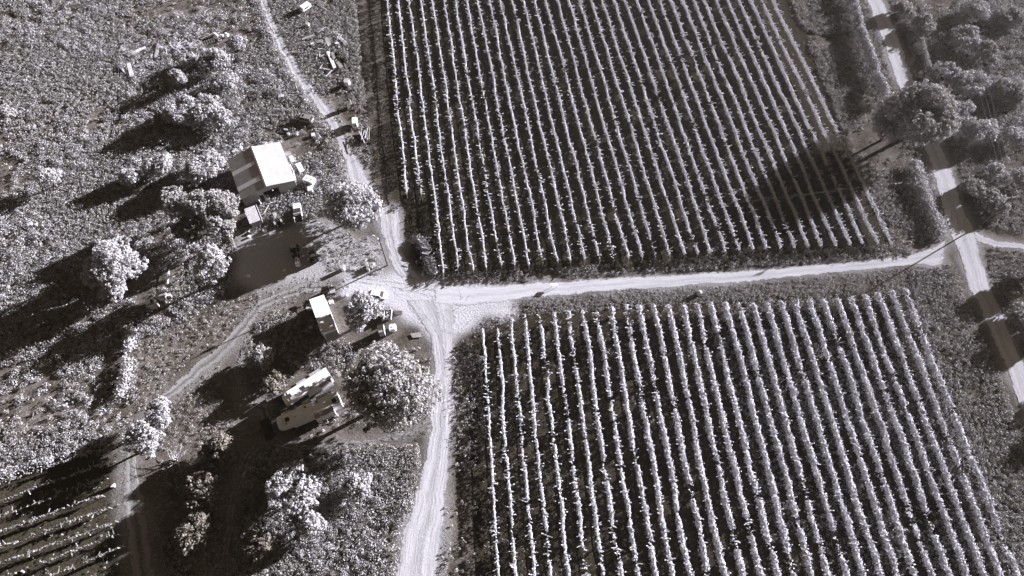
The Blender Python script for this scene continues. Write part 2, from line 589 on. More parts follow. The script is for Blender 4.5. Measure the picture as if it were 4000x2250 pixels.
up_l = [(985, -60), (1012, 10), (1030, 65), (1058, 120), (1090, 205), (1120, 262), (1170, 330), (1212, 385), (1245, 440), (1280, 492), (1300, 530), (1325, 575), (1345, 630), (1350, 690), (1385, 760), (1445, 830)]
up_r = [(1015, -60), (1043, 0), (1066, 62), (1095, 120), (1140, 205), (1180, 275), (1230, 350), (1285, 415), (1328, 490), (1350, 530), (1375, 575), (1415, 630), (1445, 690), (1470, 740), (1490, 800)]
link_l = [(1470, 790), (1478, 860), (1490, 920), (1510, 980), (1525, 1040), (1560, 1085)]
link_r = [(1560, 790), (1565, 860), (1568, 920), (1580, 980), (1600, 1040), (1680, 1100)]
south_l = [(1600, 1165), (1648, 1240), (1690, 1310), (1705, 1400), (1702, 1500), (1692, 1600), (1690, 1700), (1672, 1800), (1650, 1900), (1620, 2000), (1590, 2110), (1560, 2250), (1540, 2340)]
south_r = [(1750, 1165), (1760, 1250), (1755, 1330), (1760, 1400), (1760, 1500), (1762, 1600), (1755, 1700), (1745, 1800), (1735, 1900), (1722, 2000), (1705, 2110), (1690, 2250), (1680, 2340)]
west_l = [(1290, 1085), (1180, 1095), (1085, 1130), (1000, 1165), (950, 1215), (905, 1270), (840, 1340), (760, 1405), (680, 1480), (600, 1550), (545, 1620), (505, 1700), (480, 1760), (455, 1850), (450, 1960), (455, 2100), (470, 2250), (480, 2340)]
west_r = [(1300, 1150), (1215, 1160), (1130, 1175), (1080, 1200), (1030, 1230), (985, 1290), (920, 1370), (850, 1440), (755, 1510), (665, 1580), (590, 1660), (555, 1740), (545, 1800), (560, 1880), (600, 1960), (625, 2100), (640, 2250), (650, 2340)]
loop_l = [(960, 1300), (925, 1380), (905, 1450), (915, 1520), (950, 1580), (985, 1640), (1000, 1720), (1050, 1760), (1150, 1770), (1300, 1755), (1450, 1745), (1600, 1720), (1700, 1680)]
loop_r = [(1000, 1290), (965, 1385), (950, 1450), (965, 1510), (1010, 1560), (1070, 1560), (1090, 1670), (1120, 1720), (1200, 1725), (1320, 1715), (1450, 1700), (1600, 1670), (1700, 1600)]
low_l = [(985, 1720), (930, 1780), (890, 1880), (870, 1980), (860, 2080), (850, 2180), (800, 2225)]
low_r = [(1060, 1730), (995, 1800), (960, 1880), (935, 1980), (920, 2080), (905, 2190), (860, 2250)]
bright_area = [(870, 695), (960, 690), (1005, 680), (1040, 705), (1095, 712), (1150, 712), (1240, 715), (1300, 745), (1290, 790), (1220, 800), (1190, 825), (1140, 850), (1120, 880), (1080, 860), (1060, 830), (1010, 800), (975, 765), (900, 740), (840, 745)]
yard_area = [(600, 600), (640, 590), (700, 575), (790, 545), (830, 560), (890, 600), (955, 610), (970, 690), (900, 705), (830, 705), (740, 720), (660, 735), (610, 720), (592, 660)]


def polygon_sheet(name, poly, m, z, label=None):
    t = tessellate_polygon([[Vector((p[0], p[1], 0)) for p in poly]])
    V = np.column_stack([poly, np.full(len(poly), z)])
    me = np_mesh(name, V, np.array(t))
    o = link_mesh(name, me, m)
    if me.polygons and me.polygons[0].normal.z < 0:
        me.flip_normals()
    return props(o, label, None, None, 'structure')


def ribbon(name, left, right, m, z, label, amp=0.45, seed=0, nx=9, pinch=0.0, block=True):
    L = P2(left); Rr = P2(right)
    n = max(20, int(np.hypot(*np.diff(L, axis=0).T).sum() / 0.5))
    q = np.linspace(0, 1, n)

    def par(p):
        s = np.concatenate([[0], np.cumsum(np.hypot(*np.diff(p, axis=0).T))]); s /= s[-1]
        return np.stack([np.interp(q, s, p[:, 0]), np.interp(q, s, p[:, 1])], 1)
    L, Rr = par(L), par(Rr)
    L, Rr = L + (Rr - L) * pinch, Rr + (L - Rr) * pinch
    w = Rr - L
    wn = w / np.maximum(np.hypot(w[:, 0], w[:, 1]), 1e-6)[:, None]
    L = L + wn * ((fbm(L[:, 0], L[:, 1], 2.2, seed, 4) - 0.5) * 2.4 * amp)[:, None]
    Rr = Rr + wn * ((fbm(Rr[:, 0], Rr[:, 1], 2.2, seed + 5, 4) - 0.5) * 2.4 * amp)[:, None]
    u = np.linspace(0, 1, nx)
    V = L[:, None, :] * (1 - u)[None, :, None] + Rr[:, None, :] * u[None, :, None]
    width = np.hypot(*(Rr - L).T).mean()
    V = np.dstack([V, np.full(V.shape[:2], z)]).reshape(-1, 3)
    i, j = np.meshgrid(np.arange(n - 1), np.arange(nx - 1), indexing='ij')
    a_ = (i * nx + j).ravel()
    F = np.stack([a_, a_ + 1, a_ + nx + 1, a_ + nx], 1)
    me = np_mesh(name, V, F)
    for nm, arr in (('edge', np.minimum(np.broadcast_to(np.minimum(u, 1 - u)[None, :] * width, (n, nx)), .8 * np.minimum(np.arange(n), np.arange(n)[::-1])[:, None] * .5)), ('across', np.broadcast_to(u[None, :], (n, nx)))):
        at_ = me.attributes.new(nm, 'FLOAT', 'POINT'); at_.data.foreach_set('value', np.ascontiguousarray(arr, np.float32).ravel())
    uv = me.uv_layers.new(name='UVMap')
    s = np.concatenate([[0], np.cumsum(np.hypot(*np.diff((L + Rr) / 2, axis=0).T))])
    UV = np.stack(np.broadcast_arrays(u[None, :] * width / 5.0, s[:, None]), -1).reshape(-1, 2)
    uv.data.foreach_set('uv', UV[F.ravel()].astype(np.float32).ravel())
    if me.polygons[0].normal.z < 0:
        me.flip_normals()
    o = link_mesh(name, me, m)
    if block:
        ROADS[name] = np.vstack([L[::4], Rr[::4][::-1]])
    return props(o, label, None, None, 'structure')


ribbon('dirt_road', main_up, main_lo, M['road'], 0.024, 'bright dirt road running between the two vineyards', 0.4, 1)
ribbon('gravel_road', right_l, right_r, M['road'], 0.032, 'straight dirt road with wheel ruts beyond the vineyards', 0.4, 2)
ribbon('side_road', branch_u, branch_l, M['road'], 0.028, 'short bright side road joining the straight road', 0.4, 3)
ribbon('farm_track', up_l, up_r, M['track'], 0.016, 'rutted farm track winding down past the barn', 0.4, 4)
ribbon('link_track', link_l, link_r, M['track'], 0.012, 'pale track between the round tree and the vineyard', 0.6, 5)
ribbon('field_track', south_l, south_r, M['track'], 0.020, 'pale track along the lower vineyard edge', 0.6, 6, pinch=-.24)
ribbon('valley_track', west_l, west_r, M['faint_shade'], 0.008, 'track curving away through weeds below the yard', 0.7, 7, pinch=.12)
ribbon('loop_track', loop_l, loop_r, M['faint_shade'], 0.012, 'shaded track looping round the trailers', 0.7, 8, pinch=.1)
ribbon('shaded_path', low_l, low_r, M['faint_shade'], 0.016, 'shaded path between dark shrubs', 0.6, 9, pinch=.1)
ba = ragged(D2(bright_area), 0.7, 0.4, 21)
ya = ragged(D2(yard_area), 0.7, 0.4, 22)


def arc(cx, cy, r, a0, a1, sq=.62, k=18):
    t = np.radians(np.linspace(a0, a1, k))
    return [(cx + r * math.cos(q), cy + r * sq * math.sin(q)) for q in t]


def rut(pts, w, seed):
    p = np.array(pts, float)
    t = np.gradient(p, axis=0); t /= np.maximum(np.hypot(*t.T), 1e-6)[:, None]
    nn = np.stack([t[:, 1], -t[:, 0]], 1) * w
    ribbon('wheel_ruts', p - nn, p + nn, M['rut'], 0.034 + .0006 * (seed % 20), 'curved tyre marks pressed into the pale dirt', .05, seed, 5, 0, False)


for k, (cx, cy, r, a0, a1) in enumerate(((1795, 1225, 62, -10, 190), (1795, 1225, 72, 0, 175), (1800, 1235, 108, 10, 165), (1800, 1235, 118, 25, 150), (1640, 1120, 180, 15, 70), (1640, 1120, 200, 10, 60), (1560, 1170, 240, -35, 25), (985, 1235, 60, 80, 300), (1060, 1190, 60, 60, 170), (1060, 1190, 74, 70, 165))):
    rut(arc(cx, cy, r, a0, a1), 3.6, 40 + k)
for k, pts in enumerate((((1500, 1100), (1580, 1180), (1650, 1260), (1700, 1340), (1722, 1430)), ((1530, 1095), (1610, 1170), (1685, 1260), (1730, 1350), (1742, 1450)), ((1250, 1110), (1400, 1085), (1560, 1105), (1720, 1140)), ((1240, 1125), (1400, 1100), (1560, 1125), (1720, 1165)), ((3665, 1010), (3720, 960), (3745, 900), (3735, 820)), ((3655, 985), (3700, 945), (3722, 895), (3715, 820)), ((3660, 1030), (3740, 985), (3770, 930), (3765, 850)), ((1180, 960), (1330, 905), (1450, 830)), ((1190, 985), (1345, 925), (1470, 850)), ((1525, 800), (1530, 900), (1550, 1000), (1600, 1090)), ((1505, 800), (1512, 900), (1530, 1000), (1580, 1095)))):
    rut(resample(pts, 12), 3.8, 60 + k)
ROADS['junction'] = ba[::3]
ROADS['yard'] = ya[::3]

UP_AZ, LO_AZ = math.radians(-8.9), math.radians(-4.6)


def uv2w(u, v, az):
    return np.stack([u * math.cos(az) + v * math.sin(az), -u * math.sin(az) + v * math.cos(az)], -1)


def w2uv(x, y, az):
    return x * math.cos(az) - y * math.sin(az), x * math.sin(az) + y * math.cos(az)


upper_field = D2([(955, -90), (1965, -90), (2110, 300), (2262, 628), (2050, 650), (1800, 662), (1500, 680), (1180, 700), (1075, 708), (1035, 660), (1010, 560), (975, 470)])
lower_field = D2([(1175, 850), (1210, 800), (1300, 775), (1800, 745), (2285, 728), (2420, 960), (2660, 1560), (1190, 1560), (1185, 1200)])
left_field = D2([(-80, 1235), (0, 1205), (240, 1135), (300, 1170), (290, 1250), (300, 1560), (-80, 1560)])

# ground sheet: fine grid in view, carried on far beyond it
gx = np.arange(-170, 170.01, 0.6); gy = np.arange(-12, 196.01, 0.6)
GX, GY = np.meshgrid(gx, gy)
dust = np.zeros(GX.shape); soil = np.zeros(GX.shape)
wx = GX + (fbm(GX, GY, 5, 3) - 0.5) * 3; wy = GY + (fbm(GX, GY, 5, 9) - 0.5) * 3
for k, p in ROADS.items():
    dust = np.maximum(dust, inside(wx, wy, p).astype(float))
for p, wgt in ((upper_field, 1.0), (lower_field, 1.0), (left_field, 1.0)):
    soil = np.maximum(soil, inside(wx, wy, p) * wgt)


def blur(a_, k):
    for ax in (0, 1):
        a_ = sum(np.roll(a_, s_, ax) for s_ in range(-k, k + 1)) / (2 * k + 1)
    return a_


bright = blur(inside(wx, wy, ba).astype(float), 2)
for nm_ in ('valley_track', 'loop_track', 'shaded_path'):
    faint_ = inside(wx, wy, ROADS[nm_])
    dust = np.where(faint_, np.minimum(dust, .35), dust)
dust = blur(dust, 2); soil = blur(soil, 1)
relief0 = None
relief = np.minimum((fbm(GX, GY, 9, 31, 4) - 0.5) * 0.22 - 0.11, -0.01) * np.clip(1 - dust * 3, 0, 1) - 0.012
edge = np.minimum(np.minimum(GX + 170, 170 - GX), np.minimum(GY + 12, 196 - GY))
nx_, ny_ = len(gx), len(gy)
V = np.stack([GX, GY, relief], -1).reshape(-1, 3)
i, j = np.meshgrid(np.arange(ny_ - 1), np.arange(nx_ - 1), indexing='ij')
a_ = (i * nx_ + j).ravel()
F = np.stack([a_, a_ + 1, a_ + nx_ + 1, a_ + nx_], 1)
ring = [0, nx_ - 1, nx_ * ny_ - 1, nx_ * (ny_ - 1)]
far = np.array([(-4000, -4000, -0.2), (4000, -4000, -0.2), (4000, 4000, -0.2), (-4000, 4000, -0.2)])
nb = len(V)
V = np.vstack([V, far])
F = np.vstack([F] + [np.array([[nb + k, nb + (k + 1) % 4, ring[(k + 1) % 4], ring[k]]]) for k in range(4)])
gme = np_mesh('ground', V, F)
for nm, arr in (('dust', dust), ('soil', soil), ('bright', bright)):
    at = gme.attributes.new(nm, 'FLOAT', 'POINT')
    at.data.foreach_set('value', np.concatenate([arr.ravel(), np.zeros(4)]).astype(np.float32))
gm, n, o = new_mat('field_ground')
tc = N(n, 'ShaderNodeTexCoord')
n1 = N(n, 'ShaderNodeTexNoise', Scale=0.16, Detail=6.0, Roughness=0.65)
n2 = N(n, 'ShaderNodeTexNoise', Scale=2.6, Detail=6.0, Roughness=0.7)
for q in (n1, n2):
    n.links.new(tc.outputs['Object'], q.inputs['Vector'])
r1 = ramp(n, [(0.32, tone(0.07)), (0.68, tone(0.22))])
r2 = ramp(n, [(0.35, tone(0.62)), (0.65, tone(1.25))])
n.links.new(n1.outputs['Fac'], r1.inputs[0]); n.links.new(n2.outputs['Fac'], r2.inputs[0])
mm = N(n, 'ShaderNodeMix', data_type='RGBA', blend_type='MULTIPLY'); mm.inputs['Factor'].default_value = 1
n.links.new(r1.outputs[0], mm.inputs['A']); n.links.new(r2.outputs[0], mm.inputs['B'])
cur = mm.outputs['Result']
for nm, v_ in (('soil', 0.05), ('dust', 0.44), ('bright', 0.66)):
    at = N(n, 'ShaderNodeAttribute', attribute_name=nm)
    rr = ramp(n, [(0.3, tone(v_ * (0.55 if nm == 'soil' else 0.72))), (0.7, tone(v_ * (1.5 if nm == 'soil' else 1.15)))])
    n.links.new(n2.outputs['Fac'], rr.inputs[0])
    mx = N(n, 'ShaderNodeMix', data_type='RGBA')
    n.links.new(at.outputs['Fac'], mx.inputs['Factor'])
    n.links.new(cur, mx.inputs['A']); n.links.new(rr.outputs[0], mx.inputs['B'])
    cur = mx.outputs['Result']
d = N(n, 'ShaderNodeBsdfDiffuse', Roughness=0.5)
n.links.new(cur, d.inputs['Color'])
bp = N(n, 'ShaderNodeBump', Strength=0.5, Distance=0.3)
n.links.new(n2.outputs['Fac'], bp.inputs['Height']); n.links.new(bp.outputs[0], d.inputs['Normal'])
n.links.new(d.outputs[0], o.inputs[0])
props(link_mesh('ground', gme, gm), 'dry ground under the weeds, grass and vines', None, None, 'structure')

# ------------------------------------------------------------------ vineyards
ORD = ['first', 'second', 'third', 'fourth', 'fifth', 'sixth', 'seventh', 'eighth', 'ninth', 'tenth', 'eleventh', 'twelfth', 'thirteenth', 'fourteenth', 'fifteenth', 'sixteenth', 'seventeenth', 'eighteenth', 'nineteenth', 'twentieth']


def ordinal(k):
    return ORD[k] if k < 20 else 'twenty-' + ORD[k - 20] if k < 29 else ['thirtieth'][k - 29] if k == 29 else 'thirty-' + ORD[k - 30]


def vine_row(u, v0, v1, az, label, group, width, height, per_m, leaf, gapiness, spikes, seed, m='vine', fill=0.0):
    rg = np.random.default_rng(seed)
    Ln = v1 - v0
    o0 = uv2w(np.array(u), np.array(v0), az)
    root = thing('vine_row', label, 'vine row', (o0[0], o0[1], 0), 0, group)
    wob = lambda v: (fbm(v, v * 0 + u * 3.1, 9, seed, 2) - 0.5) * 0.7 + (fbm(v, v * 0 + u * 2.3, 1.3, seed + 9, 2) - 0.5) * 0.3
    vig = lambda v: 0.55 * fbm(v, v * 0 + u * 1.7, 4.5, seed + 3, 3) + 0.45 * fbm(v, v * 0 + u * 1.1, 0.9, seed + 5, 2)

    def loc(du, v, z):
        w = uv2w(du + u, v, az)
        return np.stack([w[:, 0] - o0[0], w[:, 1] - o0[1], z], -1)
    n = int(Ln * per_m)
    v = v0 + rg.random(n) * Ln
    g = vig(v)
    keep = rg.random(n) < np.clip((g - gapiness) * 6, 0.02, 1)
    for c_ in v0 + rg.random(rg.integers(0, 4) if Ln > 30 else 1) * Ln:
        keep &= (np.abs(v - c_) > rg.uniform(.5, 2.2)) | (rg.random(n) < .05)
    v, g = v[keep], g[keep]
    wd = width * (0.45 + 1.1 * g)
    z = height * (0.42 + 0.58 * np.sqrt(rg.random(len(v)))) * (0.9 + 0.2 * g)
    du = wob(v) + rg.normal(size=len(v)) * wd * 0.42 * (1.15 - 0.45 * z / height)
    C = [loc(du, v, z)]
    Nn = [np.stack([1.3 * (du - wob(v)) / wd, rg.normal(size=len(v)) * 0.4, np.full(len(v), 0.55)], -1) + rg.normal(size=(len(v), 3)) * 0.35]
    S = [leaf * (0.6 + 0.8 * rg.random(len(v)))]
    ns = int(Ln * spikes)                                  # side shoots
    if ns:
        sv = v0 + rg.random(ns) * Ln
        kk = 9
        side = np.where(rg.random(ns) < 0.5, -1, 1) * (0.25 + 0.75 * rg.random(ns) ** 1.6) * 1.0
        t = np.linspace(0.15, 1, kk)
        V_ = (sv[:, None] + (rg.random(ns) - 0.5)[:, None] * t * 0.9).ravel()
        U_ = (wob(sv)[:, None] + side[:, None] * t).ravel()
        Z_ = (height * (0.84 + 0.16 * rg.random(ns))[:, None] + 0.35 * t * (rg.random(ns)[:, None])).ravel()
        C.append(loc(U_, V_, Z_)); Nn.append(rg.normal(size=(len(U_), 3)) + np.array([0.3, 0, 0.9])); S.append(np.full(len(U_), 0.12 + leaf * .1))
    Vx, Fx = leaf_quads(np.vstack(C), np.vstack(Nn), np.concatenate(S), rg, 0.7)
    link_mesh('canopy', np_mesh('canopy', Vx, Fx), M[m], root)
    b = MB()                                               # the woody cordon on its trunks
    pts = loc(wob(np.arange(v0, v1, 3.0)), np.arange(v0, v1, 3.0), np.full(len(np.arange(v0, v1, 3.0)), height * 0.55))
    for p, q in zip(pts[:-1], pts[1:]):
        b.tube(p, q, 0.05, 0.05, 4)
    for p in pts:
        b.tube((p[0], p[1], -0.25), p, 0.045, 0.035, 4)
    b.build('cordon', M['bark'], root)
    for ve in (v0 - 0.4, v1 + 0.4):
        e_ = loc(wob(np.array([ve])), np.array([ve]), np.array([0.0]))[0]
        MB().tube((e_[0], e_[1], -0.3), (e_[0], e_[1], height * 0.9), 0.06, 0.05, 6).build('end_post', M['wood'], root)
    return root


uend_px = [(1560, 1000), (1640, 762), (1700, 1010), (1739, 1070), (1850, 1060), (1953, 1040), (2070, 1040), (2120, 1028), (2237, 1022), (2400, 1017), (2563, 1005), (2726, 997), (2885, 985), (2994, 978), (3157, 970), (3320, 962), (3485, 960), (3560, 950)]
uend = np.array([w2uv(*P(x, y, 0.8)[:2], UP_AZ) for x, y in uend_px[3:]])
for k in range(35):
    u = -9.5 + 3.077 * k
    v1 = 176.0
    if k == 0:
        v0 = w2uv(*P(1590, 760, 1.0)[:2], UP_AZ)[1]
    elif k == 1:
        v0 = w2uv(*P(1645, 765, 1.0)[:2], UP_AZ)[1]
    else:
        v0 = float(np.interp(u, uend[:, 0], uend[:, 1]))
    right = k / 34.0
    lab = ('%s vine row from the dark lane in the large upper vineyard' % ordinal(k)) if k < 18 else ('%s vine row from the tree side in the large upper vineyard' % ordinal(34 - k))
    vine_row(u, v0, v1, UP_AZ, lab, 'vine rows of the upper vineyard', 0.23 + 0.10 * right, 2.3 if k < 2 else 2.05, 190, 0.098, 0.33 if k < 8 else 0.28, 2.6, 500 + k)

ltop_px = [(1879, 1292), (1943, 1290), (2004, 1243), (2050, 1235), (2110, 1240), (2174, 1222), (2300, 1215), (2439, 1195), (2555, 1195), (2672, 1196), (2788, 1185), (2850, 1185), (2950, 1190), (3052, 1180), (3150, 1175), (3300, 1168), (3400, 1150), (3540, 1132), (3640, 1130)]
ltop = np.array([w2uv(*P(x, y, 1.0)[:2], LO_AZ) for x, y in ltop_px])
for k in range(31):
    u = -1.35 + 3.02 * k - (0.0 if k < 16 else 0.03 * (k - 16))
    v1 = float(np.interp(u, ltop[:, 0], ltop[:, 1]))
    f = min(1.0, k / 14.0)
    lab = ('%s vine row from the pale track in the lower vineyard' % ordinal(k)) if k < 16 else ('%s vine row from the weedy road side in the lower vineyard' % ordinal(30 - k))
    vine_row(u, -6.0, v1, LO_AZ, lab, 'vine rows of the lower vineyard', 0.30 + 0.45 * f, 1.75, 150 + 70 * f, 0.115 + 0.025 * f, 0.36 if k < 9 else 0.28, 2.2, 700 + k)

LL_AZ = math.radians(68.3)
ll = [((0, 1890), (330, 1770)), ((0, 1952), (400, 1815)), ((0, 2015), (400, 1870)), ((0, 2077), (385, 1928)), ((0, 2140), (415, 1985)), ((0, 2202), (440, 2035)), ((30, 2245), (450, 2095)), ((186, 2245), (472, 2146))]
for k, (p, q) in enumerate(ll):
    A = P(*p, 1.2)[:2]; B_ = P(*q, 1.2)[:2]
    dd = (B_ - A) / np.linalg.norm(B_ - A); A = A - dd * 6
    ua, va = w2uv(A[0], A[1], LL_AZ); ub, vb = w2uv(B_[0], B_[1], LL_AZ)
    vine_row((ua + ub) / 2, va, vb, LL_AZ, '%s vine row down in the small corner vineyard beyond the bright tree' % ordinal(k), 'vine rows of the corner vineyard', 0.26, 1.4, 60, 0.12, 0.36, 0.8, 900 + k, 'weed')

# ------------------------------------------------------------------ buildings
def place(a, b, z=0.0):
    """Centre, heading and length of an axis drawn from picture point a to b at height z."""
    A, B_ = P(*a, z), P(*b, z)
    c = (A + B_) / 2
    return (c[0], c[1], 0.0), math.atan2(B_[1] - A[1], B_[0] - A[0]), float(np.linalg.norm(B_ - A))


def make_barn():
    c = (P(1093.4, 554.3, 3.1) + P(1158, 707, 3.1) + P(886.4, 625.4, 3.1) + P(939.6, 778.8, 3.1)) / 4
    root = thing('barn', 'wide metal barn with low gabled roof, one slope brightly lit and one grey', 'barn', (c[0], c[1], 0), math.radians(25.4))
    W, L, E_, R_ = 6.35, 6.3, 3.1, 4.55          # half width, half depth, eave, ridge
    t = 0.1

    def gz(x):
        return R_ - (R_ - E_) * abs(x) / W - 0.06

    def wall_piece(mb, x0, x1, z0, y):
        xs = [x0] + ([0.0] if x0 < 0 < x1 else []) + [x1]
        pts = [(x, gz(x)) for x in xs]
        ring_ = [(x0, z0), (x1, z0)] + pts[::-1]
        k = len(ring_)
        mb.add([(x, y - t / 2, z) for x, z in ring_] + [(x, y + t / 2, z) for x, z in ring_],
               [tuple(range(k)), tuple(range(k, 2 * k))[::-1]] + [(i, k + i, k + (i + 1) % k, (i + 1) % k) for i in range(k)])
    f = MB()
    wall_piece(f, -W + 0.2, -2.5, 0, -L + 0.3); wall_piece(f, -2.5, -1.6, 2.1, -L + 0.3)
    wall_piece(f, -1.6, -1.35, 0, -L + 0.3); wall_piece(f, -1.35, 2.15, 2.75, -L + 0.3); wall_piece(f, 2.15, W - 0.2, 0, -L + 0.3)
    f.build('front_wall', M['wall'], root)
    bw_ = MB(); wall_piece(bw_, -W + 0.2, W - 0.2, 0, L - 0.3); bw_.build('rear_wall', M['wall'], root)
    for s in (-1, 1):
        MB().box(s * (W - 0.22), 0, E_ / 2 - 0.05, 0.1, 2 * L - 0.72, E_ - 0.1).build('side_wall', M['wall'], root)
    for s, nm in ((1, 'roof_slope'), (-1, 'roof_slope')):
        m_ = MB()
        m_.hexa([(0.02 * s, -L, R_), (W * s, -L, E_), (W * s, L, E_), (0.02 * s, L, R_)], [(0.02 * s, -L, R_ + .07), (W * s, -L, E_ + .07), (W * s, L, E_ + .07), (0.02 * s, L, R_ + .07)])
        rf = m_.build(nm, M['roof'], root)
        if s == -1:
            for y0, y1 in ((-3.7, -2.55), (1.0, 2.15)):
                k = MB()
                zz = lambda x: R_ - (R_ - E_) * abs(x) / W + .075
                k.hexa([(-0.7, y0, zz(.7)), (-W + .03, y0, zz(W)), (-W + .03, y1, zz(W)), (-0.7, y1, zz(.7))], [(-0.7, y0, zz(.7) + .03), (-W + .03, y0, zz(W) + .03), (-W + .03, y1, zz(W) + .03), (-0.7, y1, zz(.7) + .03)])
                k.build('translucent_strip', M['roofpale'], rf)
            k = MB(); k.beam((-0.7, -3.86, zz(.7) + .05), (-W, -3.86, zz(W) + .05), 0.12, 0.1); k.build('flashing', M['white'], rf)
    MB().hexa([(-.35, -L - .02, R_ - .0), (.45, -L - .02, R_ - .02), (.45, L + .02, R_ - .02), (-.35, L + .02, R_)], [(-.35, -L - .02, R_ + .06), (.02, -L - .02, R_ + .15), (.02, L + .02, R_ + .15), (-.35, L + .02, R_ + .06)]).build('ridge_cap', M['whitemetal'], root)
    MB().beam((0.8, -L - .1, 2.95), (0.8, -L + .2, 2.95), .1, .1).lathe([(.05, -.1), (.17, 0), (.1, .18), (.02, .2)], 8, (0.8, -L - .2, 2.85)).build('yard_lamp', M['lamp'], root)
    MB().hexa([(-2.5, -L + .2, 0.05), (-2.9, -L - .75, 0.05), (-2.86, -L - .77, 0.05), (-2.46, -L + .19, 0.05)], [(-2.5, -L + .2, 2.0), (-2.9, -L - .75, 2.0), (-2.86, -L - .77, 2.0), (-2.46, -L + .19, 2.0)]).build('door', M['whitemetal'], root)
    MB().box(-2.75, -L + .2, 1.95, 0.7, 0.06, 0.9).build('notice_panel', M['midgrey'], root)
    MB().box(0, 0, 0.03, 2 * W - .8, 2 * L - .8, 0.06).build('floor_slab', M['grey'], root)
    for x in (-1.45, 2.2):
        MB().box(x, -L + .2, 1.4, .16, .12, 2.7).build('door_post', M['wood'], root)
    return root


make_barn()

# lean-to shed with corrugated roof below the barn
c0, rz, ln = place((978, 810), (999.5, 866.5), 2.2)
sh = thing('lean_to_shed', 'small shed with corrugated iron roof, half in shade, against the barn corner', 'shed', c0, rz + math.pi / 2)
MB().hexa([(-1.35, -ln / 2, 2.2), (1.35, -ln / 2, 2.2), (1.35, ln / 2, 2.35), (-1.35, ln / 2, 2.35)], [(-1.35, -ln / 2, 2.25), (1.35, -ln / 2, 2.25), (1.35, ln / 2, 2.4), (-1.35, ln / 2, 2.4)]).build('roof', solid('corrugated_lean_to', 0.5, 0.5, 0.15, 1.2, 0, .1, .4, 1.25, 'X', 1.0), sh)
fw = MB()
for k in range(6):
    fw.box(0, -ln / 2 + .25 if False else ln / 2 * 0 - ln / 2 + .2, .2 + .34 * k, 2.5, .06, .31)
fw.build('board_wall', M['wood'], sh)
for s in (-1, 1):
    MB().box(s * 1.2, .1, 1.1, .06, ln - .6, 2.15).build('side_wall', M['grey'], sh)
MB().beam((1.4, -ln / 2, 2.28), (1.4, ln / 2, 2.42), .1, .12).build('edge_trim', M['white'], sh)

# white storage building with porch roof
c = P(1261, 1227, 3.3)
st = thing('storage_building', 'long white flat roofed storage building with tree shade over one end', 'storage building', (c[0], c[1], 0), math.radians(24.8))
MB().box(0, 0, 1.6, 2.9, 8.3, 3.2).build('walls', M['whitemetal'], st)
sr = MB().hexa([(-1.55, -4.3, 3.45), (1.55, -4.3, 3.2), (1.55, 4.3, 3.2), (-1.55, 4.3, 3.45)], [(-1.55, -4.3, 3.53), (1.55, -4.3, 3.28), (1.55, 4.3, 3.28), (-1.55, 4.3, 3.53)]).build('roof', M['white'], st)
for y in (-1.1, -2.6):
    MB().box(0, y, 3.45, 3.06, .07, .25).build('roof_seam', M['whitemetal'], sr)
MB().hexa([(-1.2, -6.0, 2.3), (1.5, -6.0, 2.3), (1.5, -4.32, 2.6), (-1.2, -4.32, 2.6)], [(-1.2, -6.0, 2.37), (1.5, -6.0, 2.37), (1.5, -4.32, 2.67), (-1.2, -4.32, 2.67)]).build('porch_roof', M['midgrey'], st)
for x in (-1.05, 1.35):
    MB().box(x, -5.85, 1.15, .1, .1, 2.3).build('porch_post', M['wood'], st)
MB().box(0.2, -4.19, 1.05, .9, .08, 2.0).build('door', M['grey'], st)
for y in (-1.5, 1.8):
    MB().box(1.47, y, 1.7, .06, 1.0, .8).build('window', M['glass'], st)

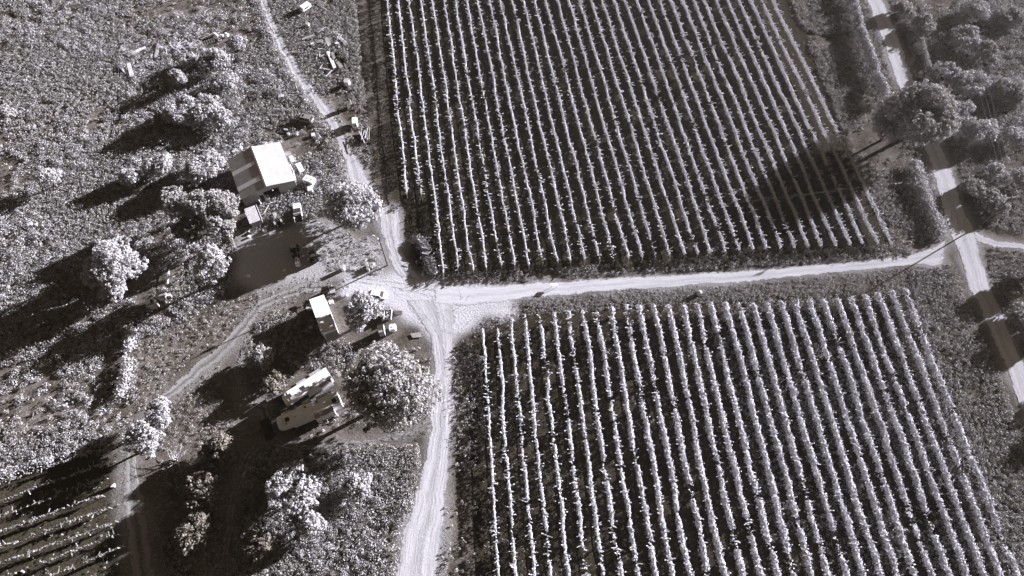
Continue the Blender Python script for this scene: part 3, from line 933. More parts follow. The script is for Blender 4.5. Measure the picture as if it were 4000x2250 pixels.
# two travel trailers with slide-outs
def travel_trailer(label, front, rear, zf, W, H, slides, units, seed):
    c0, rz, L = place(rear, front, zf)              # local +x points to the front cap
    root = thing('travel_trailer', label, 'travel trailer', c0, rz)
    h = L / 2
    b = MB()
    b.loft([car_ring(-h, W / 2, .75, H - .02), car_ring(h - 2.6, W / 2, .75, H - .02), car_ring(h - 2.5, W / 2, 1.55, H - .02), car_ring(h - 1.3, W / 2, 1.6, H - .05)])
    b.build('body', M['rvside'], root)
    k = MB()
    k.loft([car_ring(h - 1.3, W / 2, 1.62, H), car_ring(h - .5, W / 2 - .02, 1.75, H - .12), car_ring(h - .1, W / 2 - .18, 2.0, H - .5), car_ring(h + .05, W / 2 - .4, 2.2, H - 1.0)])
    k.build('front_cap', M['white'], root, smooth=True)
    r = MB(); r.box(-.65, 0, H + .01, L - 1.3, W - .04, .06, ch=.06)
    rf = r.build('roof', M['rvwhite'], root)
    MB().box(-.65, -W / 2 + .02, H + .03, L - 1.4, .06, .08).build('awning_rail', M['grey'], rf)
    for x, y, sx, sy, hh, mt in units:
        u = MB(); u.box(x * L, y * W, H + .03 + hh / 2, sx, sy, hh, ch=.06); u.build('roof_unit', M[mt], rf)
    for x0, x1, side, dep, z0, z1, win in slides:
        s_ = MB(); yc = side * (W / 2 + dep / 2)
        s_.box((x0 + x1) / 2 * L, yc, (z0 + z1) / 2, (x1 - x0) * L, dep, z1 - z0)
        so = s_.build('slide_out', M['rvside'], root)
        MB().box((x0 + x1) / 2 * L, yc, z1 + .03, (x1 - x0) * L + .06, dep + .08, .05).build('slide_roof', M['midgrey'], so)
        if win:
            MB().box((x0 + x1) / 2 * L, side * (W / 2 + dep + .01), (z0 + z1) / 2 + .25, (x1 - x0) * L * .45, .04, .6).build('window', M['glass'], so)
        MB().box((x0 + x1) / 2 * L, side * (W / 2 + dep + .008), z0 + .35, (x1 - x0) * L * .9, .02, .14).build('side_stripe', M['dark'], so)
    for x in (-.12, -.2):
        for s in (-1, 1):
            tyre(root, (x * L, s * (W / 2 - .18), .38), .38, .24)
    for x in (-.35, .05, .26):
        MB().box(x * L, -W / 2 - .01, 2.3, .8, .04, .55).build('window', M['glass'], root)
    MB().box(-.45 * L, -W / 2 - .015, 1.75, .7, .05, 1.9).build('door', M['white'], root)
    for s in (-1, 1):
        MB().box(h - 2.9, s * .9, .38, .1, .1, .78).build('landing_leg', M['dark'], root)
    return root


_tyre_me = {}


def tyre(parent, loc, r, w, name='wheel'):
    """Wheel lying on the local y axis: tyre with a rim as its sub-part."""
    key = (round(r, 3), round(w, 3))
    if key not in _tyre_me:
        a_ = MB(); n_ = 16
        prof = [(r * .62, -w / 2), (r * .93, -w / 2), (r, -w / 2 + .04), (r, w / 2 - .04), (r * .93, w / 2), (r * .62, w / 2)]
        a_.lathe(prof, n_, closed=True)
        b_ = MB(); b_.lathe([(r * .62, -w / 2 + .05), (r * .3, -w / 2 + .03), (r * .3, w / 2 - .03), (r * .62, w / 2 - .05)], n_)
        for q in (a_, b_):
            q.v = [(x, z, -y) for x, y, z in q.v]
        _tyre_me[key] = (a_, b_)
    a_, b_ = _tyre_me[key]
    t_ = a_.build(name, M['rubber'], parent, loc)
    b_.build('rim', M['rim'], t_)
    return t_


travel_trailer('long cream travel trailer with dark roof vents, slide-outs and front cap by the black car', (1081.5, 1657), (1323, 1552), 3.4, 2.5, 3.75,
               [(-.42, -.17, -1, .85, .9, 3.0, True), (-.08, .06, -1, .95, .85, 2.9, True), (.26, .40, -1, .7, .95, 2.7, False), (-.36, -.06, 1, .95, .9, 3.2, False)],
               [(.33, .06, .75, .75, .28, 'dark'), (-.42, .18, .8, .8, .3, 'dark'), (.18, -.3, .4, .4, .1, 'white'), (.02, -.28, .38, .38, .18, 'dark'), (-.17, -.3, .38, .38, .18, 'dark'), (.36, .36, .25, .25, .15, 'dark'), (.2, .1, .3, .25, .12, 'midgrey')], 1)
travel_trailer('shorter white roofed travel trailer with pale roof units, parked above the longer one', (1107, 1566), (1284, 1455), 3.3, 2.45, 3.55,
               [(-.38, -.16, -1, .9, .9, 2.8, True), (-.06, .14, -1, .8, .9, 2.7, True), (-.46, -.22, 1, .6, 1.0, 3.1, False)],
               [(.27, -.02, .95, .8, .3, 'white'), (-.02, .02, .95, .8, .3, 'white'), (.16, .12, .36, .36, .14, 'white'), (-.2, .22, .5, .5, .16, 'midgrey'), (-.06, .36, .5, .4, .12, 'midgrey')], 2)


def patio_roof(q, z, label):
    pts = [P(*p, z) for p in q]
    c = sum(pts) / 4
    root = thing('patio_roof', label, 'patio roof', (c[0], c[1], 0))
    loc = [(p[0] - c[0], p[1] - c[1]) for p in pts]
    MB().prism(loc, z - .05, z).build('roof_panel', M['darkwood'], root)
    A, B_, C_, D_ = [np.array(p) for p in loc]
    for k in range(6):
        f = (k + .5) / 6
        p, q2 = A + (D_ - A) * f, B_ + (C_ - B_) * f
        MB().beam((p[0], p[1], z + .03), (q2[0], q2[1], z + .03), .12, .05).build('batten', M['darkwood'], root)
    for p in loc:
        MB().box(p[0] * .93, p[1] * .93, z / 2 - .03, .1, .1, z - .05).build('post', M['pole'], root)


patio_roof([(1092, 1589), (1203, 1541), (1214, 1566), (1100, 1614)], 2.3, 'dark ribbed patio roof squeezed between the two travel trailers')
patio_roof([(1102, 1518), (1195, 1456), (1209, 1474), (1112, 1531)], 2.4, 'dark ribbed patio roof on the weedy side of the shorter trailer')


# small outbuildings below the left trees
def hut(q, z, label, m='midgrey', name='garden_shed', cat='shed', vent=False):
    pts = [P(*p, z) for p in q]
    c = sum(pts) / 4
    root = thing(name, label, cat, (c[0], c[1], 0))
    loc = [((p[0] - c[0]), (p[1] - c[1])) for p in pts]
    MB().prism([(x * .9, y * .9) for x, y in loc], 0, z - .06).build('walls', M['grey'], root)
    rf = MB().prism(loc, [z - .06, z - .06, z - .18, z - .18], [z + .02, z + .02, z - .1, z - .1]).build('roof', M[m], root)
    a_, b_ = np.array(loc[3]) * .9, np.array(loc[2]) * .9
    mid = (a_ + b_) / 2
    th = math.atan2((b_ - a_)[1], (b_ - a_)[0])
    MB().box(mid[0], mid[1], .95, .75, .07, 1.8 if z > 1.9 else z * .7, th).build('door', M['wood'], root)
    if vent:
        e_ = (np.array(loc[1]) + np.array(loc[2])) / 2
        MB().box(e_[0] * .55, e_[1] * .55, z + .12, .5, .75, .3, th).build('roof_vent', M['dark'], rf)
        MB().box(e_[0] * 1.05, e_[1] * 1.05, z * .45, .3, 1.0, z * .85, th).build('white_end_panel', M['white'], root)
    return root


hut([(566, 1172.5), (597, 1163), (604.6, 1187), (570, 1198)], 2.1, 'small pale roofed shed with dark roof vent and white end', 'whitemetal', vent=True)
hut([(610, 1138), (646, 1137), (643, 1160), (607, 1163)], 2.0, 'small grey roofed shed with stripes of shade, beside the vented shed', 'midgrey')
hut([(655, 1148), (666, 1146.5), (664.5, 1157), (655, 1158.5)], 1.2, 'little pale box hutch beside the striped grey shed', 'white', 'hutch', 'hutch')


# ------------------------------------------------------------------ vehicles
def car(label, rear, front, z, paint, name='parked_car', cat='car', W=1.85, H=1.7, hood=.24, boot=.02, L=None, roofm=None, group=None, sunroof=False):
    c0, rz, ln = place(rear, front, z)
    L = L or ln
    h = L / 2
    root = thing(name, label, cat, c0, rz, group)
    w = W / 2
    belt = H * .56
    b = MB()
    b.loft([car_ring(-h, w - .12, .45, belt - .1), car_ring(-h + .15, w - .02, .3, belt), car_ring(-h + L * .5, w, .26, belt + .02), car_ring(h - L * hood, w, .26, belt), car_ring(h - .3, w - .03, .3, belt - .12), car_ring(h, w - .2, .42, belt - .28)])
    b.build('body', M[paint], root, smooth=False)
    x0, x1 = -h + .08 + L * boot, h - L * hood
    g = MB(); g.frustum(x0, x1, w - .06, belt - .02, x0 + .28, x1 - .62, w - .24, H - .05)
    gl = g.build('cabin_glass', M['glass'], root)
    r = MB(); r.box((x0 + x1 - .36) / 2, 0, H - .02, (x1 - x0) - .86, 2 * w - .42, .07, ch=.08)
    rf = r.build('roof', M[roofm or paint], root)
    if sunroof:
        MB().box(x1 - 1.15, 0, H + .02, .5, .8, .03).build('sunroof', M['glass'], rf)
    pl = MB()
    for s in (-1, 1):
        for xa, xb in ((x0 + .02, x0 + .3), (x1 - .02, x1 - .64), ((x0 + x1) / 2 - .1, (x0 + x1) / 2 - .12)):
            pl.beam((xa, s * (w - .055), belt), (xb, s * (w - .235), H - .04), .09, .06)
    pl.build('pillars', M[paint], root)
    for sx in (-h + L * .19, h - L * .2):
        for s in (-1, 1):
            tyre(root, (sx, s * (w - .08), .34), .34, .2)
    for s in (-1, 1):
        MB().box(h - .14, s * (w - .35), belt - .3, .16, .36, .14).build('headlight', M['lamp'], root)
        MB().box(-h + .04, s * (w - .25), belt - .15, .08, .2, .3).build('tail_light', M['grey'], root)
        MB().box(x1 - .35, s * (w + .08), belt + .05, .14, .18, .12).build('mirror', M[paint], root)
    MB().box(h - .02, 0, .42, .14, W - .3, .16).build('bumper', M['silver'], root)
    return root


car('black car with pale bumper parked in deep shade beside the long trailer', (1030.5, 1640), (1056.5, 1712), .9, 'black', W=1.9, H=1.65, L=4.5, hood=.27)
car('silver station wagon with dark sunroof standing in weeds above the barn', (1220, 466.5), (1156, 452.5), 1.0, 'silver', W=1.8, H=1.75, L=4.5, hood=.22, sunroof=True)
car('white car half hidden under the tree beside the bright junction', (1443, 1143), (1503, 1152), .9, 'white', W=1.85, H=1.45, L=4.5, hood=.2, boot=.16)

# old white pickup in front of the barn
c0, rz, ln = place((1020 + 148, 872), (1156, 789), .9)
pk = thing('pickup_truck', 'old white pickup with white hood and dark junk filled bed before the barn', 'pickup truck', c0, rz)
h = 2.65; w = .92
MB().loft([car_ring(-h, w, .55, .8), car_ring(-h + .9, w, .5, .82), car_ring(.4, w, .35, .84), car_ring(.45, w, .35, 1.08), car_ring(h - .5, w - .02, .35, 1.05), car_ring(h - .12, w - .1, .4, .98), car_ring(h, w - .3, .5, .9)]).build('body', M['white'], pk)
MB().frustum(-.65, 1.2, w - .05, 1.02, -.5, .55, w - .22, 1.72).build('cabin_glass', M['glass'], pk)
MB().box(-.1, 0, 1.74, .95, 2 * w - .46, .06, ch=.08).build('roof', M['dark'], pk)
MB().box(-.72, 0, 1.25, .1, 2 * w - .1, .95).build('cab_back', M['white'], pk)
for s in (-1, 1):
    MB().box(-1.65, s * (w - .05), 1.02, 1.8, .09, .42).build('bed_side', M['white'], pk)
    MB().box(h - .16, s * .62, .78, .14, .28, .18).build('headlight', M['lamp'], pk)
    for x in (-1.65, 1.7):
        tyre(pk, (x, s * (w - .1), .37), .37, .22)
MB().box(-1.7, 0, .86, 1.85, 2 * w - .2, .04).build('bed_floor', M['dark'], pk)


def tractor(label, rear, front, canopy, loader, z=.8, paint='midgrey', L=None):
    c0, rz, ln = place(rear, front, z)
    L = L or ln
    root = thing('tractor', label, 'tractor', c0, rz)
    h = L / 2
    k = MB(); k.loft([car_ring(-.1, .36, .6, 1.25, .06), car_ring(h * .6, .36, .6, 1.3, .06), car_ring(h * .8, .32, .62, 1.2, .06)]); k.build('hood', M[paint], root)
    MB().box(-.2 * L, 0, .7, .42 * L, .42, .4).build('chassis', M['dark'], root)
    MB().box(-.28 * L, 0, 1.05, .5, .5, .1).box(-.28 * L - .25, 0, 1.3, .1, .48, .5).build('seat', M['black'], root)
    MB().tube((-.12 * L, 0, 1.1), (-.16 * L, 0, 1.45), .025).lathe([(.2, -.02), (.24, 0), (.2, .02)], 12, (-.165 * L, 0, 1.46), True).build('steering_wheel', M['black'], root)
    for s in (-1, 1):
        tyre(root, (-.3 * L, s * .75, .68), .68, .4)
        tyre(root, (.28 * L, s * .62, .38), .38, .24)
        MB().box(-.3 * L, s * .75, 1.42, .9, .42, .05).build('mudguard', M[paint], root)
    if canopy:
        MB().box(-.28 * L, 0, 2.3, 1.35, 1.3, .08, ch=.1).build('canopy_roof', M['midgrey'], root)
        for x in (-.28 * L - .55, -.28 * L + .55):
            for s in (-1, 1):
                MB().box(x, s * .55, 1.75, .06, .06, 1.05).build('canopy_post', M['dark'], root)
    if loader:
        for s in (-1, 1):
            MB().beam((-.05 * L, s * .55, 1.35), (.35 * L, s * .55, 1.1), .1, .14).beam((.35 * L, s * .55, 1.1), (.5 * L, s * .55, .4), .1, .14).build('loader_arm', M['silver'], root)
        MB().hexa([(.5 * L, -.8, .1), (.62 * L, -.8, .1), (.62 * L, .8, .1), (.5 * L, .8, .1)], [(.5 * L, -.8, .7), (.53 * L, -.8, .7), (.53 * L, .8, .7), (.5 * L, .8, .7)]).build('bucket', M['silver'], root)
    return root


tractor('grey tractor with raised loader arms in front of the barn, nose to the wall', (1097, 889), (1065, 823), False, True, L=4.2)
tractor('dark tractor under a square grey canopy, alone in the shaded yard', (1150, 968), (1155, 1000), True, False, paint='dark', L=2.9)

# dark utility vehicle near the storage building
c0, rz, ln = place((1306, 1133), (1254, 1144), 1.0)
uv_ = thing('utility_vehicle', 'dark utility vehicle with canopy and open cargo bed by the storage building', 'utility vehicle', c0, rz)
MB().loft([car_ring(-1.5, .8, .45, .75, .06), car_ring(.4, .82, .35, .8, .06), car_ring(1.2, .78, .4, .95, .06), car_ring(1.5, .6, .45, .8, .06)]).build('body', M['dark'], uv_)
MB().box(.35, 0, 1.92, 1.5, 1.6, .08, ch=.1).build('canopy_roof', M['black'], uv_)
for x in (-.3, 1.0):
    for s in (-1, 1):
        MB().box(x, s * .7, 1.35, .06, .06, 1.1).build('canopy_post', M['dark'], uv_)
MB().box(-.95, 0, .86, 1.15, 1.4, .05).build('bed_floor', M['midgrey'], uv_)
for s in (-1, 1):
    MB().box(-.95, s * .74, 1.05, 1.2, .07, .36).build('bed_side', M['dark'], uv_)
    for x in (-.95, 1.0):
        tyre(uv_, (x, s * .72, .34), .34, .24)
MB().box(.1, 0, .95, .5, 1.3, .12).box(-.18, 0, 1.2, .1, 1.3, .5).build('seat', M['grey'], uv_)

# backhoe with upright boom in the yard
c0, rz, ln = place((1232, 1030), (1212, 965), 1.0)
bh = thing('backhoe', 'dark backhoe with a pale boom raised, at the sunny edge of the yard', 'backhoe', c0, rz)
MB().loft([car_ring(-1.6, .5, .55, 1.2, .06), car_ring(.3, .55, .5, 1.25, .06), car_ring(1.5, .4, .55, 1.05, .06)]).build('chassis', M['dark'], bh)
MB().box(-.4, .0, 1.6, .55, 1.15, .14, ch=.06).build('seat', M['white'], bh)
for s in (-1, 1):
    MB().beam((1.0, s * .14, 1.1), (2.9, s * .14, 2.3), .08, .14).build('boom', M['silver'], bh)
MB().beam((2.9, 0, 2.3), (3.3, 0, 1.5), .16, .2).build('dipper', M['midgrey'], bh)
MB().hexa([(3.2, -.3, 1.1), (3.6, -.3, 1.2), (3.6, .3, 1.2), (3.2, .3, 1.1)], [(3.2, -.3, 1.6), (3.4, -.3, 1.6), (3.4, .3, 1.6), (3.2, .3, 1.6)]).build('bucket', M['grey'], bh)
for s in (-1, 1):
    tyre(bh, (-.95, s * .75, .65), .65, .4); tyre(bh, (1.0, s * .65, .4), .4, .25)

# small pointed boat hull
c0, rz, ln = place((1166, 1038), (1158, 1007), .5)
bo = thing('dinghy', 'small white pointed boat hull with dark hatch in the shaded yard', 'boat', c0, rz)
def bring(x, w_, z0, z1):
    return [(x, 0, z0), (x, w_ * .8, z0 + .12), (x, w_, z1), (x, 0, z1 + .05), (x, -w_, z1), (x, -w_ * .8, z0 + .12)]
MB().loft([bring(-1.1, .55, .1, .6), bring(0, .62, .05, .62), bring(.7, .42, .1, .68), bring(1.25, .05, .35, .75)]).build('hull', M['rvside'], bo)
MB().lathe([(.16, .6), (.16, .72), (.02, .74)], 10, (.35, .12, 0)).build('hatch', M['dark'], bo)
MB().box(-.85, .15, .75, .3, .7, .2).build('outboard_cover', M['white'], bo)


def trailer_box(label, a, b, W, H, name='camper_shell', cat='camper shell', vents=2, m='white', window=True, wheels=True, base=.4):
    c0, rz, ln = place(a, b, H)
    root = thing(name, label, cat, c0, rz)
    h = ln / 2
    MB().loft([car_ring(-h, W / 2 - .1, base, H - .15), car_ring(-h + .2, W / 2, base, H), car_ring(h - .3, W / 2, base, H), car_ring(h, W / 2 - .12, base, H - .25)]).build('shell', M[m], root)
    for k in range(vents):
        MB().lathe([(.13, H - .02), (.13, H + .08), (.03, H + .1)], 10, (-h * .35 + k * h * .8, 0, 0)).build('vent', M['dark'], root)
    if window:
        for s in (-1, 1):
            MB().box(0, s * (W / 2 + .005), H * .7, ln * .5, .04, H * .25).build('window', M['glass'], root)
        MB().box(h - .02, 0, H * .66, .06, W * .6, H * .22).build('end_window', M['glass'], root)
    if wheels:
        for s in (-1, 1):
            tyre(root, (-h * .2, s * (W / 2 - .1), .3), .3, .18)
    return root


trailer_box('white camper shell with two dark round roof vents beside the barn', (1186, 690), (1226, 706), 1.7, 1.5)
trailer_box('white truck topper lying just below the vented camper shell', (1208, 722), (1211, 748), 1.25, .9, 'truck_topper', 'truck topper', 0, wheels=False, base=.05)
trailer_box('small white van body standing in weeds beside the farm track', (1383, 456), (1384, 485), 1.35, 1.7, 'van_body', 'van body', 0)
trailer_box('white camper trailer with dark side half sunk in weeds at the top', (1205, 8), (1172, 30), 1.6, 1.6, 'camper_trailer', 'camper trailer', 0)

# utility trailer full of junk, with the white cube and the dark shed beside the round tree
c0, rz, ln = place((1514, 1246), (1517, 1214), .7)
ut = thing('utility_trailer', 'white sided utility trailer heaped with junk beside the small tree', 'trailer', c0, rz)
MB().box(0, 0, .5, 2.2, 1.5, .1).build('deck', M['grey'], ut)
for s in (-1, 1):
    MB().box(0, s * .75, .8, 2.2, .07, .55).build('side_panel', M['white'], ut)
    tyre(ut, (-.2, s * .92, .33), .33, .2)
MB().box(1.08, 0, .85, .07, 1.5, .65).build('front_panel', M['white'], ut)
MB().beam((1.1, 0, .45), (2.2, 0, .4), .1, .1).build('drawbar', M['dark'], ut)
jk = MB()
for k in range(16):
    jk.box(rng.uniform(-.8, .8), rng.uniform(-.5, .5), rng.uniform(.62, 1.05), rng.uniform(.15, .5), rng.uniform(.12, .4), rng.uniform(.1, .3), rng.uniform(0, 3))
jk.build('junk_load', M['stone'], ut)
c0 = P(1534, 1281, .6)
wc = thing('water_tank', 'white square water tank on the bright dirt beside the junk trailer', 'water tank', (c0[0], c0[1], 0), .12)
MB().loft([[(x * s, y * s, z) for x, y in ((-.7, -.5), (-.5, -.7), (.5, -.7), (.7, -.5), (.7, .5), (.5, .7), (-.5, .7), (-.7, .5))] for s, z in ((.95, .05), (1, .2), (1, 1.1), (.85, 1.25))]).build('tank', M['white'], wc)
MB().lathe([(.2, 1.24), (.2, 1.34), (.02, 1.36)], 10).build('cap', M['whitemetal'], wc)
ds = hut([(1472, 1272), (1494, 1266), (1500, 1296), (1478, 1302)], 2.0, 'dark open shed with a white edge between tree and junk trailer', 'dark', 'open_shed', 'shed')
MB().box(.7, 0, 1.0, .09, 1.9, 2.05, .2).build('white_edge_board', M['white'], ds)

# ------------------------------------------------------------------ poles and wires
def pole(label, base, h, cross=None, lamp=False, name='power_pole'):
    B_ = P(*base)
    root = thing(name, label, 'power pole', (B_[0], B_[1], 0))
    MB().tube((0, 0, -.3), (0, 0, h), .17, .11, 9).build('shaft', M['pole'], root)
    ends = []
    if cross:
        az, half, n_ = cross
        dx, dy = math.cos(az), math.sin(az)
        MB().beam((-dx * half, -dy * half, h - .25), (dx * half, dy * half, h - .25), .12, .14).build('crossarm', M['wood'], root)
        for k in range(n_):
            f = -1 + 2 * k / (n_ - 1)
            x, y = dx * half * .93 * f, dy * half * .93 * f
            MB().lathe([(.04, -.18), (.09, -.08), (.06, .02), (.09, .1), (.03, .16)], 8, (x, y, h)).build('insulator', M['white'], root)
            ends.append(np.array([B_[0] + x, B_[1] + y, h + .15]))
    if lamp:
        MB().lathe([(.1, -.4), (.26, -.35), (.26, .3), (.1, .38)], 10, (-.35, .1, h - 1.0)).build('transformer', M['white'], root)
        MB().beam((0, 0, h - .3), (-.9, .5, h - .1), .07, .07).build('lamp_arm', M['grey'], root)
        MB().box(-1.1, .6, h - .12, .5, .22, .12, 2.6).build('lamp_head', M['white'], root)
        ends += [np.array([B_[0], B_[1], h + .05]), np.array([B_[0], B_[1], h - .7])]
    return ends


mid = pole('power pole with short crossarm in the weeds at the vineyard corner', (3431, 810), 9.3, (math.radians(10), .8, 2))
rgt = pole('power pole with wide pale crossarm beside the right-hand road junction', (3842, 871), 10.1, (math.radians(8), 1.35, 3))
lft = pole('power pole with white transformer and lamp above the barrels', (1514, 1036), 11.3, None, True)
fp = P(3585, -330, 0)
far_ = [np.array([fp[0] + x, fp[1], 10.0]) for x in (-1.2, 0, 1.2)]


def wire(a_, b_, label, group, sag):
    a_, b_ = np.array(a_), np.array(b_)
    m_ = MB(); k = 14
    pts = [a_ + (b_ - a_) * t - np.array([0, 0, sag * 4 * t * (1 - t)]) for t in np.linspace(0, 1, k)]
    for p, q in zip(pts[:-1], pts[1:]):
        m_.tube(p - a_, q - a_, .011, .011, 4)
    props(m_.build('power_line', M['wire'], None, a_), label, 'power line', group)


for a_, b_ in zip(mid, lft):
    wire(a_, b_, 'thin overhead wire crossing the upper vineyard rows near their lower ends', 'wires across the upper vineyard', 1.2)
for a_, b_ in zip(rgt, far_):
    wire(a_, b_, 'thin overhead wire running up over the trees beyond the straight road', 'wires over the roadside trees', 1.0)
wire(mid[1], rgt[0], 'thin overhead wire between the two poles, across the straight road', None, .5)

# ------------------------------------------------------------------ loose things lying about
def sheet(name, label, cat, q, z, m='whitemetal', th=.05, tilt=0.0, group=None, ribs=0):
    """A flat panel lying (or propped) on the weeds, given by its four corners."""
    pts = [P(*p, z) for p in q]
    c = sum(pts) / 4
    loc = [(p[0] - c[0], p[1] - c[1]) for p in pts]
    zz = [z + tilt, z + tilt, z - tilt, z - tilt]
    mb = MB().prism(loc, zz, [v_ + th for v_ in zz])
    A, B_, C_, D_ = [np.array([*p, v_ + th]) for p, v_ in zip(loc, zz)]
    for k in range(ribs):
        f = (k + .5) / ribs
        mb.beam(A + (D_ - A) * f, B_ + (C_ - B_) * f, .05, .04)
    o = mb.build(name, M[m], None, (c[0], c[1], 0))
    return props(o, label, cat, group)


def plank(label, a_, b_, w=.22, z0=.3, z1=None, m='palewood', group=None, name='plank', cat='plank', th=.06):
    z1 = z0 if z1 is None else z1
    A, B_ = P(*a_, z0), P(*b_, z1)
    o = MB().beam((0, 0, 0), B_ - A, w, th).build(name, M[m], None, A)
    return props(o, label, cat, group)


def drum(label, px, py, r, h, m='white', name='drum', cat='drum', group=None, lid=True):
    c = P(px, py, h / 2)
    root = thing(name, label, cat, (c[0], c[1], 0), 0, group)
    MB().lathe([(r * .96, 0), (r, .03), (r, h * .33), (r * 1.03, h * .35), (r, h * .37), (r, h * .64), (r * 1.03, h * .66), (r, h * .68), (r, h - .03), (r * .97, h)], 14).build('barrel', M[m], root)
    if lid:
        MB().lathe([(r * .93, h - .01), (r * .9, h + .03), (.02, h + .035)], 14).build('lid', M['midgrey' if m == 'white' else 'grey'], root)
    return root


def crate(label, px, py, sx, sy, sz, m='white', rz=0.0, name='box', cat='box', group=None):
    c = P(px, py, sz / 2)
    mb = MB().box(0, 0, sz / 2, sx, sy, sz, 0, min(sx, sy) * .12)
    mb.box(0, 0, sz + .02, sx * .9, sy * .9, .05)
    return props(mb.build(name, M[m], None, (c[0], c[1], 0), rz), label, cat, group)


def slatted(label, px, py, rz, sx, sy, z, n_=5, name='pallet', cat='pallet', m='palewood', legs=True, back=False):
    c = P(px, py, z)
    root = thing(name, label, cat, (c[0], c[1], 0), rz)
    for k in range(n_):
        y = -sy / 2 + sy * (k + .5) / n_
        MB().box(0, y, z, sx, sy / n_ * .55, .05).build('slat', M[m], root)
    for x in (-sx / 2 + .06, sx / 2 - .06):
        MB().box(x, 0, z - .07, .1, sy, .08).build('rail', M[m], root)
        if legs:
            for y in (-sy / 2 + .06, sy / 2 - .06):
                MB().box(x, y, (z - .1) / 2, .08, .08, z - .1).build('leg', M[m], root)
    if back:
        for x in (-sx / 2 + .06, sx / 2 - .06):
            MB().box(x, -sy / 2, z + .25, .08, .08, .5).build('back_post', M[m], root)
        MB().box(0, -sy / 2, z + .45, sx, .07, .12).build('back_rail', M[m], root)
    return root


# sheets and boards up left
sheet('roof_sheet', 'long white sheet lying in weeds, highest of the four loose sheets', 'metal sheet', [(496, 213), (566, 180), (571, 188), (501, 221)], .5)
sheet('roof_sheet', 'upright grey sheet strip lying left of the scattered boards', 'metal sheet', [(612, 171), (626, 170), (615, 223), (602, 225)], .5, 'midgrey')
sheet('roof_sheet', 'short dull sheet strip below the long white sheet', 'metal sheet', [(524, 258), (572, 240), (576, 246), (528, 265)], .45, 'midgrey')
sheet('roof_sheet', 'white sheet forming the diagonal arm of the V shape', 'metal sheet', [(459, 257), (471, 253), (512, 292), (502, 299)], .5)
sheet('roof_sheet', 'white sheet forming the upright arm of the V shape', 'metal sheet', [(495, 247), (509, 246), (523, 295), (507, 299)], .75, tilt=.1)
rs = np.random.default_rng(5)
for k in range(34):
    x, y = 700 + rs.normal() * 30, 178 + rs.normal() * 11
    an = rs.normal() * .8 + 1.0
    l = rs.uniform(16, 46)
    plank('bleached loose board in the scattered heap above the round shrubs', (x - l / 2 * math.cos(an), y + l * .4 * math.sin(an)), (x + l / 2 * math.cos(an), y - l * .4 * math.sin(an)), rs.uniform(.14, .34), rs.uniform(.3, .7), rs.uniform(.4, 1.0), 'palewood', 'boards of the scattered heap')
for a_, b_ in (((652, 151), (662, 170)), ((668, 154), (663, 173)), ((720, 138), (742, 156)), ((742, 145), (760, 158))):
    plank('single board lying apart at the edge of the scattered heap', a_, b_, .2, .4, .5, 'palewood', 'boards lying apart from the heap')
plank('long thin pole reaching from the board heap to the white rolls', (788, 150), (832, 130), .16, .6, .8, 'palewood', name='pole', cat='pole')
for k, (a_, b_, l) in enumerate((((836, 131), (853, 145), 'longest white roll lying above the bright shrub'), ((861, 140), (873, 141), 'short white roll in the middle of the three rolls'), ((880, 132), (891, 137), 'white roll nearest the pale bushy tree at the end of the rolls'))):
    A, B_ = P(*a_, .5), P(*b_, .5)
    props(MB().tube((0, 0, 0), B_ - A, .4, .4, 10).tube((B_ - A) * -.02, (B_ - A) * 1.02, .15, .15, 8).build('roll', M['white'], None, A), l, 'roll')
fr = thing('hay_rack', 'dark ladder-like metal rack beside the white rolls', 'rack', P(815, 166, .6) * np.array([1, 1, 0]), .5)
for s in (-1, 1):
    MB().beam((-1.6, s * .7, .8), (1.6, s * .7, .8), .1, .1).build('rail', M['grey'], fr)
for k in range(6):
    MB().beam((-1.5 + .6 * k, -.75, .88), (-1.5 + .6 * k, .75, .88), .08, .08).build('rung', M['wood'], fr)

# junk strip between track and vineyard
drum('white drum standing alone in weeds below the half sunk camper', 1201, 96, .5, .9)
sheet('board', 'long pale board lying aslant above the junk strip', 'board', [(1178, 151), (1222, 135), (1226, 140), (1182, 156)], .4, 'wood')
for a_, b_, l in (((1239, 115.5), (1286, 105), 'upper stick of the crossed pair'), ((1242, 126), (1272, 105), 'steeper stick of the crossed pair')):
    plank(l, a_, b_, .14, .6, .7, 'palewood', name='stick', cat='stick')
for k, (x, y) in enumerate(((1289, 129), (1301, 129), (1314, 130), (1328, 140), (1323, 150))):
    t_ = thing('chair_frame', 'white chair frame in the row of frames above the grey panels', 'chair frame', P(x, y, .4) * np.array([1, 1, 0]), .2 + .3 * k, 'white chair frames')
    for s in (-1, 1):
        for s2 in (-1, 1):
            MB().box(s * .3, s2 * .3, .4 if s2 > 0 else .25, .06, .06, .8 if s2 > 0 else .5).build('leg', M['white'], t_)
    MB().box(0, .3, .78, .66, .06, .07).box(0, -.3, .5, .66, .06, .06).build('cross_rail', M['white'], t_)
    for s in (-1, 1):
        MB().box(s * .3, 0, .5, .06, .6, .06).build('side_rail', M['white'], t_)
sheet('panel', 'short grey panel propped up amid the junk', 'panel', [(1269, 150), (1286, 150), (1292, 172), (1279, 178)], .8, 'midgrey', tilt=.15)
sheet('panel', 'long pale grey panel, largest of the flat panels by the tyres', 'panel', [(1275, 202), (1288, 200), (1314, 264), (1302, 268)], .5, 'whitemetal', .08)
sheet('panel', 'brown grey panel beside the upper end of the long pale panel', 'panel', [(1292, 208), (1300, 201), (1311, 225), (1302, 233)], .6, 'grey', .08)
sheet('panel', 'grey panel with bright edge lying just below the tyre heap', 'panel', [(1308, 237), (1316, 231), (1341, 260), (1328, 267)], .5, 'grey', .1)
sheet('panel', 'narrow dark panel lying in weeds left of the long pale panel', 'panel', [(1267, 229), (1277, 229), (1279, 262), (1270, 263)], .4, 'dark')
